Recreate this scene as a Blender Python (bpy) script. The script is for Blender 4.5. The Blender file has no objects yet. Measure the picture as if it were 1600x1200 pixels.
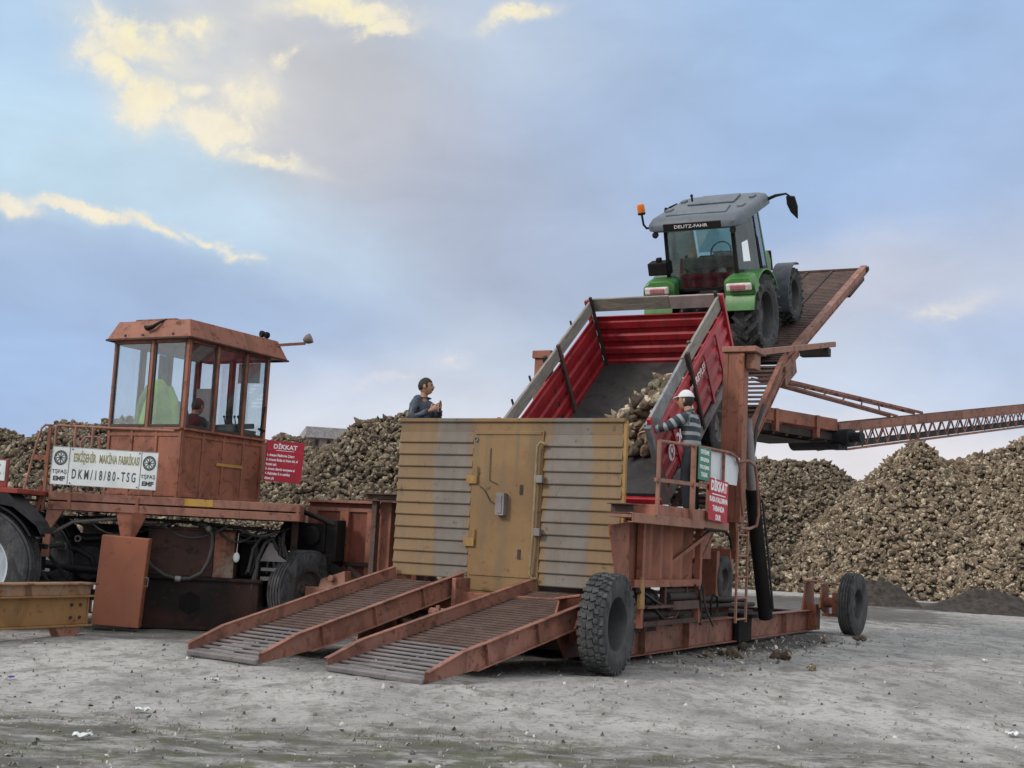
import bpy, bmesh, math, random
import numpy as np
from mathutils import Vector, Matrix, Euler
random.seed(7)
rng = np.random.default_rng(11)
SC = bpy.context.scene
COL = SC.collection
R = math.radians

# ---------------------------------------------------------------- camera
CF, CH, CSL, CY0 = 2000.0, 1.5, 0.05, 845.0
croll = math.atan(CSL)
cpitch = math.atan((CY0 - 600) * math.cos(croll) / CF)
cfw = Vector((0, math.cos(cpitch), math.sin(cpitch)))
cu0 = Vector((0, -math.sin(cpitch), math.cos(cpitch)))
cr0 = Vector((1, 0, 0))
crt = cr0 * math.cos(croll) + cu0 * math.sin(croll)
cup = cu0 * math.cos(croll) - cr0 * math.sin(croll)
cam_d = bpy.data.cameras.new('camera')
cam_d.sensor_width = 36.0
cam_d.lens = CF / 1600.0 * 36.0
cam_d.clip_start = 0.1
cam_d.clip_end = 6000
cam = bpy.data.objects.new('camera', cam_d)
COL.objects.link(cam)
cm = Matrix.Identity(4)
for i in range(3):
    cm[i][0] = crt[i]; cm[i][1] = cup[i]; cm[i][2] = -cfw[i]
cm[2][3] = CH
cam.matrix_world = cm
SC.camera = cam

# ---------------------------------------------------------------- colour management
SC.view_settings.view_transform = 'Standard'
SC.view_settings.look = 'None'
SC.view_settings.exposure = 0.0
SC.view_settings.gamma = 1.0

# ---------------------------------------------------------------- sun
SUN_AZ, SUN_EL = R(-118), R(33)          # compass azimuth from +Y, clockwise positive
sd = bpy.data.lights.new('sun', 'SUN')
sd.energy = 1.8
sd.angle = R(11)
sd.color = (1.0, 0.93, 0.84)
sun = bpy.data.objects.new('sun', sd)
COL.objects.link(sun)
sdir = Vector((math.sin(SUN_AZ) * math.cos(SUN_EL), math.cos(SUN_AZ) * math.cos(SUN_EL), math.sin(SUN_EL)))
sun.rotation_euler = sdir.to_track_quat('Z', 'Y').to_euler()

# ---------------------------------------------------------------- world: Nishita sky under a layer of procedural cloud
def s2l(c):
    out = []
    for v in c:
        v = v / 255.0
        out.append(v / 12.92 if v <= 0.04045 else ((v + 0.055) / 1.055) ** 2.4)
    return tuple(out)

W = bpy.data.worlds.new('World')
SC.world = W
W.use_nodes = True
wt = W.node_tree
wt.nodes.clear()

def nd(t, typ, **kw):
    n = t.nodes.new(typ)
    for k, v in kw.items():
        setattr(n, k, v)
    return n

def put(t, sock, v):
    if hasattr(v, 'is_output'):
        t.links.new(v, sock)
    else:
        sock.default_value = v

def mth(t, op, a, b=None, c=None, clamp=False):
    n = nd(t, 'ShaderNodeMath', operation=op)
    n.use_clamp = clamp
    put(t, n.inputs[0], a)
    if b is not None: put(t, n.inputs[1], b)
    if c is not None: put(t, n.inputs[2], c)
    return n.outputs[0]

def vmt(t, op, a, b=None):
    n = nd(t, 'ShaderNodeVectorMath', operation=op)
    put(t, n.inputs[0], a)
    if b is not None:
        put(t, n.inputs[3 if op == 'SCALE' else 1], b)
    return n.outputs['Value'] if op in ('DOT_PRODUCT', 'LENGTH') else n.outputs[0]

def mixc(t, fac, a, b, blend='MIX'):
    n = nd(t, 'ShaderNodeMix', data_type='RGBA', blend_type=blend)
    put(t, n.inputs[0], fac)
    put(t, n.inputs[6], a if hasattr(a, 'is_output') else (*a[:3], 1))
    put(t, n.inputs[7], b if hasattr(b, 'is_output') else (*b[:3], 1))
    return n.outputs[2]

def noise(t, vec, scale, detail=4, rough=0.5, dist=0.0, color=False):
    n = nd(t, 'ShaderNodeTexNoise')
    n.inputs['Scale'].default_value = scale
    n.inputs['Detail'].default_value = detail
    n.inputs['Roughness'].default_value = rough
    n.inputs['Distortion'].default_value = dist
    put(t, n.inputs['Vector'], vec)
    return n.outputs['Color' if color else 'Fac']

def smooth(t, v, lo, hi):
    n = nd(t, 'ShaderNodeMapRange', interpolation_type='SMOOTHSTEP')
    put(t, n.inputs[0], v)
    n.inputs[1].default_value = lo; n.inputs[2].default_value = hi
    return n.outputs[0]

def px_dir(x, y):
    d = cfw + crt * ((x - 800) / CF) - cup * ((y - 600) / CF)
    d.normalize()
    return math.atan2(d.x, d.y), math.asin(d.z)

tc = nd(wt, 'ShaderNodeTexCoord').outputs['Generated']
sep = nd(wt, 'ShaderNodeSeparateXYZ'); put(wt, sep.inputs[0], tc)
azn = mth(wt, 'ARCTAN2', sep.outputs[0], sep.outputs[1])
eln = mth(wt, 'ARCSINE', sep.outputs[2])
cmb = nd(wt, 'ShaderNodeCombineXYZ'); put(wt, cmb.inputs[0], azn); put(wt, cmb.inputs[1], eln)
ae = cmb.outputs[0]
# domain warp
wr = noise(wt, tc, 7.0, 5, 0.55, 0.0, True)
wr = vmt(wt, 'SUBTRACT', wr, (0.5, 0.5, 0.5))
aew = vmt(wt, 'ADD', ae, vmt(wt, 'SCALE', wr, 0.075))
wr2 = vmt(wt, 'SUBTRACT', noise(wt, tc, 26.0, 5, 0.6, 0.0, True), (0.5, 0.5, 0.5))
aew2 = vmt(wt, 'ADD', vmt(wt, 'ADD', ae, vmt(wt, 'SCALE', wr, 0.04)), vmt(wt, 'SCALE', wr2, 0.034))

def blob(vec, x, y, sx, sy, ang=0.0):
    a, e = px_dir(x, y)
    m = nd(wt, 'ShaderNodeMapping', vector_type='TEXTURE')
    put(wt, m.inputs['Vector'], vec)
    m.inputs['Location'].default_value = (a, e, 0)
    m.inputs['Rotation'].default_value = (0, 0, R(-ang) )
    m.inputs['Scale'].default_value = (sx / CF, sy / CF, 1)
    d = vmt(wt, 'DOT_PRODUCT', m.outputs[0], m.outputs[0])
    return mth(wt, 'POWER', 2.718, mth(wt, 'MULTIPLY', d, -1.0))

# broad cloud tones: x, y, radius x, radius y, angle, sRGB, weight
TONES = [
    (-40, 60, 200, 170, 0, (176, 203, 234), 1.0), (60, 245, 230, 80, 12, (190, 215, 233), 1.6),
    (330, 330, 190, 55, 14, (188, 208, 230), 1.5), (560, 400, 110, 60, 25, (186, 204, 228), 1.0),
    (180, 420, 300, 60, 6, (160, 178, 212), 1.6), (20, 560, 260, 110, 0, (152, 178, 222), 1.2), (300, 470, 250, 60, 8, (148, 170, 212), 1.2),
    (520, 560, 240, 90, 0, (170, 188, 220), 1.0), (590, 640, 260, 85, -4, (216, 215, 227), 1.7),
    (420, 120, 170, 100, 10, (204, 202, 206), 1.2), (560, 200, 130, 130, 30, (188, 185, 194), 1.4), (700, 330, 130, 160, -20, (174, 178, 198), 1.5),
    (760, 60, 220, 70, 0, (186, 196, 214), 1.2), (960, 200, 220, 160, 0, (164, 180, 212), 1.1), (840, 420, 200, 120, 20, (160, 172, 202), 1.3),
    (1300, 60, 330, 120, 0, (152, 182, 224), 1.2), (1250, 240, 260, 110, 0, (150, 176, 218), 1.2), (1560, 230, 160, 160, 0, (162, 182, 220), 1.0),
    (1450, 440, 170, 60, -8, (196, 198, 216), 1.5), (1560, 540, 150, 80, 0, (170, 186, 222), 1.0), (1380, 600, 200, 60, 0, (196, 204, 226), 1.2),
    (920, 560, 180, 60, 0, (182, 194, 218), 1.0), (1420, 705, 130, 40, 0, (226, 218, 226), 1.6), (760, 560, 90, 60, 0, (196, 204, 220), 0.9)]
num, den = None, None
for (x, y, sx, sy, an, colr, wgt) in TONES:
    g = mth(wt, 'MULTIPLY', blob(aew, x, y, sx, sy, an), wgt)
    cv = vmt(wt, 'SCALE', s2l(colr), g)
    num = cv if num is None else vmt(wt, 'ADD', num, cv)
    den = g if den is None else mth(wt, 'ADD', den, g)
amb = s2l((206, 205, 210))
eps = 0.004
num = vmt(wt, 'ADD', num, tuple(c * eps for c in amb))
den = mth(wt, 'ADD', den, eps)
cloud = vmt(wt, 'SCALE', num, mth(wt, 'DIVIDE', 1.0, den))
# soft mottling of the cloud deck
mot = noise(wt, vmt(wt, 'MULTIPLY', tc, (1, 1, 2.0)), 9.0, 6, 0.55, 0.4)
mot = mth(wt, 'MULTIPLY_ADD', mot, 0.40, 0.80)
cloud = vmt(wt, 'SCALE', cloud, mot)
# sunlit puffs
PUFFS = [
    (205, 55, 95, 32, 15, .95), (300, 40, 40, 22, -20, .8), (180, 105, 45, 32, 40, 1.0), (225, 160, 50, 46, 50, 1.05), (290, 140, 42, 20, -30, .8),
    (330, 205, 75, 34, 5, 1.05), (380, 160, 60, 50, 30, .75), (410, 258, 90, 12, 4, .85), (440, 105, 30, 10, -25, .8), (520, 22, 130, 22, -4, .9),
    (600, 48, 70, 14, -18, .8), (820, 14, 60, 12, -15, .85), (20, 318, 40, 16, 15, 1.0), (120, 330, 90, 11, 4, 1.0), (225, 352, 60, 9, 16, .9), (330, 378, 80, 8, 14, .6),
    (390, 395, 26, 7, 10, .7), (150, 70, 40, 36, 30, .8), (1490, 480, 70, 16, -18, .55), (610, 590, 60, 10, -8, .55), (700, 566, 40, 10, -20, .5)]
pm = None
for (x, y, sx, sy, an, wgt) in PUFFS:
    g = mth(wt, 'MULTIPLY', blob(aew2, x, y, sx * 1.08, sy * 1.15, an), wgt)
    pm = g if pm is None else mth(wt, 'MAXIMUM', pm, g)
pn = noise(wt, tc, 46.0, 9, 0.66, 0.5)
pmn = mth(wt, 'ADD', pm, mth(wt, 'MULTIPLY', mth(wt, 'SUBTRACT', pn, 0.5), 1.9))
pmask = mth(wt, 'MULTIPLY', smooth(wt, pmn, 0.42, 0.92), smooth(wt, pm, 0.05, 0.35))
wn = noise(wt, tc, 15.0, 4, 0.5)
warm = mixc(wt, smooth(wt, wn, .35, .65), s2l((255, 240, 192)), s2l((250, 234, 214)))
warm = mixc(wt, smooth(wt, eln, 0.12, 0.22), s2l((226, 216, 222)), warm)
soft = smooth(wt, mth(wt, 'ADD', pm, mth(wt, 'MULTIPLY', mth(wt, 'SUBTRACT', mot, 1.0), 1.2)), 0.02, 1.0)
cloud = mixc(wt, mth(wt, 'MULTIPLY', soft, 0.75), cloud, mixc(wt, smooth(wt, eln, 0.12, 0.22), s2l((222, 216, 224)), s2l((240, 228, 208))))
warm = mixc(wt, mth(wt, 'MULTIPLY', smooth(wt, noise(wt, tc, 40.0, 6, .6, .3), .44, .66), 0.55), warm, s2l((236, 218, 196)))
cloud = mixc(wt, mth(wt, 'MULTIPLY', pmask, 0.74), cloud, warm)
sky = nd(wt, 'ShaderNodeTexSky', sky_type='NISHITA')
sky.sun_disc = False
sky.sun_elevation = SUN_EL
sky.sun_rotation = SUN_AZ
sky.air_density = 1.2
sky.dust_density = 1.0
skc = vmt(wt, 'SCALE', sky.outputs[0], 0.9)
# the cloud deck is given in the sky's own units, so that one Background at 0.1 carries both
cloud = mixc(wt, 0.09, cloud, (.60, .63, .68))
cl = vmt(wt, 'MULTIPLY', cloud, (11.0, 11.3, 11.0))
mixed = mixc(wt, 0.93, skc, cl)
# sky overhead and behind the viewer brightened, added as unseen fill light
back = smooth(wt, mth(wt, 'MULTIPLY', sep.outputs[1], -1.0), -0.45, 0.5)
zen = smooth(wt, sep.outputs[2], 0.45, 0.9)
gain = mth(wt, 'ADD', 1.0, mth(wt, 'MULTIPLY', mth(wt, 'MAXIMUM', back, zen), 0.65))
mixed = vmt(wt, 'SCALE', mixed, gain)
bg = nd(wt, 'ShaderNodeBackground')
bg.inputs['Strength'].default_value = 0.1
put(wt, bg.inputs['Color'], mixed)
wo = nd(wt, 'ShaderNodeOutputWorld')
wt.links.new(bg.outputs[0], wo.inputs['Surface'])
W.cycles.sampling_method = 'MANUAL'
W.cycles.sample_map_resolution = 512

# ================================================================ helpers
def v3(p): return Vector(p)

class MB:
    """collects geometry; build() links it as one mesh object"""
    def __init__(s):
        s.v = []; s.f = []; s.m = []
    def add(s, vs, fs, mi=0, M=None):
        o = len(s.v)
        for p in vs:
            p = Vector(p)
            s.v.append(M @ p if M is not None else p)
        for f in fs:
            s.f.append([i + o for i in f]); s.m.append(mi)
        return s
    def box(s, c, d, rot=None, mi=0, taper=None):
        x, y, z = d[0] / 2, d[1] / 2, d[2] / 2
        tx, ty = (taper if taper else (1, 1))
        vs = [(-x, -y, -z), (x, -y, -z), (x, y, -z), (-x, y, -z), (-x * tx, -y * ty, z), (x * tx, -y * ty, z), (x * tx, y * ty, z), (-x * tx, y * ty, z)]
        M = Matrix.Translation(Vector(c))
        if rot is not None:
            M = M @ (Euler(rot).to_matrix().to_4x4() if not isinstance(rot, Matrix) else rot.to_4x4())
        return s.add(vs, [(0, 3, 2, 1), (4, 5, 6, 7), (0, 1, 5, 4), (1, 2, 6, 5), (2, 3, 7, 6), (3, 0, 4, 7)], mi, M)
    def b2(s, lo, hi, mi=0):
        return s.box([(a + b) / 2 for a, b in zip(lo, hi)], [abs(b - a) for a, b in zip(lo, hi)], None, mi)
    def bar(s, p0, p1, w, h, up=(0, 0, 1), mi=0):
        p0 = Vector(p0); p1 = Vector(p1); d = p1 - p0; L = d.length
        d.normalize(); u = Vector(up)
        if abs(d.dot(u)) > 0.98: u = Vector((0, 1, 0))
        x = d.cross(u).normalized(); z = x.cross(d).normalized()
        M = Matrix((( x.x, d.x, z.x), (x.y, d.y, z.y), (x.z, d.z, z.z)))
        return s.box((p0 + p1) / 2, (w, L, h), M, mi)
    def chan(s, p0, p1, w, h, t=0.012, up=(0, 0, 1), side=1, mi=0):
        """a C-section: web plus two flanges"""
        p0 = Vector(p0); p1 = Vector(p1); d = (p1 - p0).normalized(); u = Vector(up)
        if abs(d.dot(u)) > 0.98: u = Vector((0, 1, 0))
        x = d.cross(u).normalized(); z = x.cross(d).normalized()
        s.bar(p0, p1, t, h, up, mi)
        for k in (-1, 1):
            q = z * (k * (h / 2 - t / 2)) + x * (side * (w / 2 + t / 2))
            s.bar(p0 + q, p1 + q, w, t, up, mi)
        return s
    def ibeam(s, p0, p1, w, h, t=0.016, up=(0, 0, 1), mi=0):
        p0 = Vector(p0); p1 = Vector(p1); d = (p1 - p0).normalized(); u = Vector(up)
        x = d.cross(u).normalized(); z = x.cross(d).normalized()
        s.bar(p0, p1, t, h - 2 * t, up, mi)
        for k in (-1, 1):
            q = z * (k * (h / 2 - t / 2))
            s.bar(p0 + q, p1 + q, w, t, up, mi)
        return s
    def tube(s, pts, r, n=10, mi=0, cap=True):
        pts = [Vector(p) for p in pts]
        N = len(pts)
        rs = r if isinstance(r, (list, tuple)) else [r] * N
        t0 = (pts[1] - pts[0]).normalized()
        u = Vector((0, 0, 1)) if abs(t0.z) < 0.9 else Vector((1, 0, 0))
        nrm = (u - t0 * u.dot(t0)).normalized()
        vs = []
        for i, p in enumerate(pts):
            if i == 0: t = t0
            elif i == N - 1: t = (pts[i] - pts[i - 1]).normalized()
            else: t = ((pts[i + 1] - p).normalized() + (p - pts[i - 1]).normalized()).normalized()
            nrm = (nrm - t * nrm.dot(t)).normalized()
            b = t.cross(nrm)
            for k in range(n):
                a = 2 * math.pi * k / n
                vs.append(p + (nrm * math.cos(a) + b * math.sin(a)) * rs[i])
        fs = []
        for i in range(N - 1):
            for k in range(n):
                k2 = (k + 1) % n
                fs.append((i * n + k, i * n + k2, (i + 1) * n + k2, (i + 1) * n + k))
        if cap:
            fs.append(tuple(reversed(range(n)))); fs.append(tuple((N - 1) * n + k for k in range(n)))
        return s.add(vs, fs, mi)
    def lathe(s, prof, n=32, M=None, mi=0, closed=False):
        """prof: (radius, x) turned about local X"""
        vs = []
        for (r, x) in prof:
            for k in range(n):
                a = 2 * math.pi * k / n
                vs.append((x, r * math.cos(a), r * math.sin(a)))
        P = len(prof); fs = []
        for i in range(P if closed else P - 1):
            j = (i + 1) % P
            for k in range(n):
                k2 = (k + 1) % n
                fs.append((i * n + k, j * n + k, j * n + k2, i * n + k2))
        return s.add(vs, fs, mi, M)
    def poly(s, pts, t, axis=(0, 0, 1), mi=0):
        """planar polygon extruded by t along axis"""
        ax = Vector(axis).normalized() * t
        pts = [Vector(p) for p in pts]; n = len(pts)
        vs = pts + [p + ax for p in pts]
        fs = [tuple(reversed(range(n))), tuple(range(n, 2 * n))] + [(i, (i + 1) % n, (i + 1) % n + n, i + n) for i in range(n)]
        return s.add(vs, fs, mi)
    def sph(s, c, r, n=12, mi=0, sc=(1, 1, 1)):
        vs = []; fs = []
        m = n // 2 + 2
        for i in range(m + 1):
            th = math.pi * i / m
            for k in range(n):
                a = 2 * math.pi * k / n
                vs.append((c[0] + r * sc[0] * math.sin(th) * math.cos(a), c[1] + r * sc[1] * math.sin(th) * math.sin(a), c[2] + r * sc[2] * math.cos(th)))
        for i in range(m):
            for k in range(n):
                k2 = (k + 1) % n
                fs.append((i * n + k, (i + 1) * n + k, (i + 1) * n + k2, i * n + k2))
        return s.add(vs, fs, mi)
    def build(s, name, mat, parent=None, M=None, sm=None, bev=0.0, seg=2):
        me = bpy.data.meshes.new(name)
        me.from_pydata([tuple(p) for p in s.v], [], s.f)
        mats = mat if isinstance(mat, (list, tuple)) else [mat]
        for m in mats: me.materials.append(m)
        if len(mats) > 1: me.polygons.foreach_set('material_index', s.m)
        bm = bmesh.new(); bm.from_mesh(me)
        bmesh.ops.remove_doubles(bm, verts=bm.verts, dist=1e-5)
        bmesh.ops.recalc_face_normals(bm, faces=bm.faces)
        bm.to_mesh(me); bm.free()
        if sm is not None:
            me.polygons.foreach_set('use_smooth', [True] * len(me.polygons))
            me.set_sharp_from_angle(angle=R(sm))
        o = bpy.data.objects.new(name, me)
        COL.objects.link(o)
        if parent is not None: o.parent = parent
        if M is not None: o.matrix_local = M
        if bev:
            b = o.modifiers.new('bevel', 'BEVEL'); b.width = bev; b.segments = seg; b.limit_method = 'ANGLE'; b.angle_limit = R(50)
            b.harden_normals = False
        return o

def tag(o, label=None, cat=None, group=None, kind=None):
    if label: o['label'] = label
    if cat: o['category'] = cat
    if group: o['group'] = group
    if kind: o['kind'] = kind
    return o

def empty(name, M=None, parent=None):
    o = bpy.data.objects.new(name, None)
    o.empty_display_size = 0.2
    COL.objects.link(o)
    if parent is not None: o.parent = parent
    if M is not None: o.matrix_local = M
    return o

def T(x, y, z): return Matrix.Translation((x, y, z))
def RX(a): return Matrix.Rotation(R(a), 4, 'X')
def RY(a): return Matrix.Rotation(R(a), 4, 'Y')
def RZ(a): return Matrix.Rotation(R(a), 4, 'Z')

def frame(o, x, y, z=None):
    x = Vector(x).normalized(); y = Vector(y).normalized(); z = x.cross(y)
    M = Matrix.Identity(4)
    for i in range(3):
        M[i][0] = x[i]; M[i][1] = y[i]; M[i][2] = z[i]; M[i][3] = o[i]
    return M

def lerp(a, b, t): return tuple(x + (y - x) * t for x, y in zip(a, b))

def text_obj(s, size, mat, parent, M, name='lettering', align='CENTER', sx=1.0, bold=0.0, ext=0.0015):
    cu = bpy.data.curves.new('lettering', 'FONT')
    cu.body = s; cu.size = size; cu.align_x = align; cu.align_y = 'CENTER'; cu.extrude = ext; cu.offset = bold
    cu.resolution_u = 3
    tmp = bpy.data.objects.new('lettering_tmp', cu)
    COL.objects.link(tmp)
    dg = bpy.context.evaluated_depsgraph_get()
    me = bpy.data.meshes.new_from_object(tmp.evaluated_get(dg))
    bpy.data.objects.remove(tmp); bpy.data.curves.remove(cu)
    me.materials.clear(); me.materials.append(mat)
    me.transform(Matrix.Diagonal((sx, 1, 1, 1)))
    o = bpy.data.objects.new(name, me); COL.objects.link(o)
    o.parent = parent; o.matrix_local = M
    return o

# ================================================================ materials
def new_mat(name):
    m = bpy.data.materials.new(name); m.use_nodes = True
    t = m.node_tree; t.nodes.clear()
    b = nd(t, 'ShaderNodeBsdfPrincipled'); o = nd(t, 'ShaderNodeOutputMaterial')
    t.links.new(b.outputs[0], o.inputs[0])
    return m, t, b

def ocoord(t, sc=(1, 1, 1)):
    c = nd(t, 'ShaderNodeTexCoord').outputs['Object']
    return vmt(t, 'MULTIPLY', c, sc) if sc != (1, 1, 1) else c

def bump(t, b, h, strength=0.3, dist=0.01):
    n = nd(t, 'ShaderNodeBump'); n.inputs['Strength'].default_value = strength; n.inputs['Distance'].default_value = dist
    put(t, n.inputs['Height'], h); t.links.new(n.outputs[0], b.inputs['Normal'])

def paint(name, col, col2=None, rust=0.4, dirt=0.5, rough=0.55, metal=0.0, rustc=(.075, .035, .02), dirtc=(.16, .13, .11), sc=1.0, spec=0.3):
    """weathered paint: fading, vertical runs, dust and rust with shapes of their own"""
    m, t, b = new_mat(name)
    c = ocoord(t)
    col2 = col2 or tuple(x * 0.72 for x in col)
    n1 = noise(t, c, 1.3 * sc, 6, 0.6, 0.5)
    base = mixc(t, smooth(t, n1, .32, .68), col, col2)
    run = noise(t, ocoord(t, (9, 9, .7)), 1.0 * sc, 5, 0.6)
    base = mixc(t, mth(t, 'MULTIPLY', smooth(t, run, .5, .75), dirt * .7), base, dirtc)
    fine = noise(t, c, 14 * sc, 6, 0.65)
    base = mixc(t, mth(t, 'MULTIPLY', smooth(t, fine, .52, .72), dirt * .5), base, dirtc)
    gr_ = noise(t, ocoord(t, (1, 1, .6)), 2.4 * sc, 9, .7, .8)
    base = mixc(t, mth(t, 'MULTIPLY', smooth(t, gr_, .47, .61), min(1, dirt * 1.0)), base, tuple(x * .52 for x in col))
    rn = noise(t, c, 7.5 * sc, 8, 0.72, 0.4)
    pt = nd(t, 'ShaderNodeNewGeometry').outputs['Pointiness']
    edge = smooth(t, pt, .515, .56)
    rmask = smooth(t, mth(t, 'ADD', rn, mth(t, 'MULTIPLY', edge, .10)), .735 - .13 * rust, .80 - .08 * rust)
    base = mixc(t, mth(t, 'MULTIPLY', rmask, min(1, .35 + rust * .5)), base, rustc)
    put(t, b.inputs['Base Color'], base)
    put(t, b.inputs['Roughness'], mth(t, 'ADD', rough, mth(t, 'MULTIPLY', rmask, .25)))
    b.inputs['Metallic'].default_value = metal
    b.inputs['Specular IOR Level'].default_value = spec
    bump(t, b, mth(t, 'ADD', mth(t, 'MULTIPLY', fine, .5), n1), 0.18, 0.008)
    return m

def plain(name, col, rough=0.6, metal=0.0, var=0.25, sc=8.0, spec=0.3, bmp=0.1):
    m, t, b = new_mat(name)
    n = noise(t, ocoord(t), sc, 5, 0.6)
    base = mixc(t, smooth(t, n, .3, .7), tuple(x * (1 - var) for x in col), tuple(min(1, x * (1 + var)) for x in col))
    put(t, b.inputs['Base Color'], base)
    b.inputs['Roughness'].default_value = rough; b.inputs['Metallic'].default_value = metal
    b.inputs['Specular IOR Level'].default_value = spec
    if bmp: bump(t, b, n, bmp, 0.01)
    return m

def glass_mat(name, tint=(.75, .82, .85), opac=0.25, dirt=0.0):
    m = bpy.data.materials.new(name); m.use_nodes = True
    t = m.node_tree; t.nodes.clear()
    o = nd(t, 'ShaderNodeOutputMaterial')
    tr = nd(t, 'ShaderNodeBsdfTransparent'); tr.inputs[0].default_value = (*tint, 1)
    gl = nd(t, 'ShaderNodeBsdfGlossy'); gl.inputs['Roughness'].default_value = 0.03; gl.inputs[0].default_value = (.9, .95, 1, 1)
    fr = nd(t, 'ShaderNodeFresnel'); fr.inputs[0].default_value = 1.25
    mx = nd(t, 'ShaderNodeMixShader')
    t.links.new(mth(t, 'MAXIMUM', fr.outputs[0], opac), mx.inputs[0]); t.links.new(tr.outputs[0], mx.inputs[1]); t.links.new(gl.outputs[0], mx.inputs[2])
    if dirt:
        df = nd(t, 'ShaderNodeBsdfDiffuse'); df.inputs[0].default_value = (.5, .5, .48, 1)
        m2 = nd(t, 'ShaderNodeMixShader')
        n = noise(t, ocoord(t, (3, 3, 1)), 2.0, 6, 0.6)
        t.links.new(mth(t, 'MULTIPLY', smooth(t, n, .35, .8), dirt), m2.inputs[0])
        t.links.new(mx.outputs[0], m2.inputs[1]); t.links.new(df.outputs[0], m2.inputs[2])
        t.links.new(m2.outputs[0], o.inputs[0])
    else:
        t.links.new(mx.outputs[0], o.inputs[0])
    return m

ORANGE = paint('orange_paint', (.305, .114, .070), (.225, .086, .057), rust=.7, dirt=.75, dirtc=(.16, .095, .072))
ORANGE_DUSTY = paint('dusty_orange_paint', (.29, .130, .093), (.22, .099, .073), rust=.75, dirt=.85, dirtc=(.22, .15, .125))
ORANGE_DARK = paint('dark_orange_paint', (.075, .03, .022), (.024, .016, .014), rust=.8, dirt=.5, dirtc=(.03, .028, .028), rustc=(.02, .016, .015))  # much darker, browner orange with near-black blotches
ORANGE_PALE = paint('faded_orange_paint', (.30, .142, .096), (.245, .115, .08), rust=.6, dirt=.6, dirtc=(.25, .175, .14))
RUSTY = paint('rusty_steel', (.115, .07, .058), (.07, .045, .04), rust=.7, dirt=.7, dirtc=(.14, .11, .1), rough=.75)
RUST_DARK = paint('dark_rusty_steel', (.05, .036, .034), (.03, .025, .025), rust=.6, dirt=.5, dirtc=(.07, .055, .05), rough=.75)
BLACK = paint('greasy_black', (.010, .010, .011), (.018, .016, .015), rust=.2, dirt=.4, dirtc=(.022, .02, .02), rough=.7, spec=.15)
DARK = plain('dark_metal', (.022, .023, .026), .6, .1, spec=.2)
GREYSTEEL = paint('worn_grey_steel', (.24, .22, .225), (.17, .155, .16), rust=.4, dirt=.5, rough=.5, metal=.3)
YELLOW = paint('yellow_paint', (.33, .20, .07), (.29, .165, .055), rust=.45, dirt=.6, dirtc=(.20, .14, .08))
YELLOWB = paint('bright_yellow_paint', (.42, .25, .05), (.36, .21, .05), rust=.3, dirt=.4)
RED = paint('red_paint', (.40, .024, .036), (.30, .016, .026), rust=.35, dirt=.7, dirtc=(.36, .12, .12), rough=.4, spec=.45)
RED_IN = paint('red_paint_worn', (.34, .018, .028), (.26, .012, .02), rust=.65, dirt=.75, dirtc=(.16, .06, .05), rough=.5)
WHITEP = paint('white_paint', (.70, .73, .74), (.62, .66, .67), rust=.08, dirt=.25, dirtc=(.45, .45, .42))
GREEN = paint('green_tractor_paint', (.045, .175, .034), (.038, .145, .03), rust=.1, dirt=.55, dirtc=(.13, .18, .10), rough=.35, spec=.5)
TGREY = paint('tractor_grey', (.12, .145, .175), (.105, .125, .15), rust=.0, dirt=.4, dirtc=(.17, .175, .18), rough=.5)
REDT = paint('old_red_tractor_paint', (.30, .045, .03), (.22, .04, .03), rust=.3, dirt=.5)
RUBBER = paint('tyre_rubber', (.048, .050, .054), (.075, .076, .08), rust=.0, dirt=.8, dirtc=(.15, .145, .14), rough=.85, spec=.2, sc=2)
HOSE = plain('hose_rubber', (.035, .034, .034), .55)
RIMG = paint('grey_rim', (.05, .053, .057), (.038, .04, .043), rust=.3, dirt=.5, rough=.5)
RIMD = paint('dusty_rim', (.085, .075, .07), (.06, .052, .05), rust=.5, dirt=.6, rough=.6)
RIMW = paint('pale_rim', (.42, .48, .52), (.36, .41, .45), rust=.2, dirt=.4)
GLASS = glass_mat('window_glass', (.92, .95, .96), .08, .06)
GLASST = glass_mat('tractor_glass', (.62, .80, .79), .15, .06)
SIGNRED = paint('sign_red', (.44, .02, .045), (.40, .018, .04), rust=.05, dirt=.2, dirtc=(.45, .2, .2))
SIGNGREEN = paint('sign_green', (.05, .22, .15), (.045, .2, .135), rust=.0, dirt=.15, dirtc=(.2, .35, .3))
INKW = plain('white_lettering', (.78, .78, .80), .5, var=.05)
INKD = plain('dark_lettering', (.06, .07, .07), .6, var=.2)
INKG = plain('gold_lettering', (.26, .25, .11), .6, var=.3, sc=20)
SOIL = plain('dark_soil', (.045, .038, .033), .95, var=.4, sc=6, bmp=.5)

def wood_mat(name, col, ang=(1, 9, 9)):
    m, t, b = new_mat(name)
    n = noise(t, ocoord(t, ang), 2.5, 7, 0.65, 1.0)
    n2 = noise(t, ocoord(t), 1.6, 5, 0.6)
    base = mixc(t, smooth(t, n, .35, .66), tuple(x * .55 for x in col), col)
    base = mixc(t, mth(t, 'MULTIPLY', smooth(t, n2, .5, .7), .5), base, tuple(x * .6 for x in col))
    put(t, b.inputs['Base Color'], base); b.inputs['Roughness'].default_value = .85
    bump(t, b, n, .5, .008)
    return m
WOODY = wood_mat('grey_board_long', (.30, .28, .25), (9, 1, 9))
WOODX = wood_mat('grey_board_cross', (.26, .23, .20), (1, 9, 9))

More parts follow.
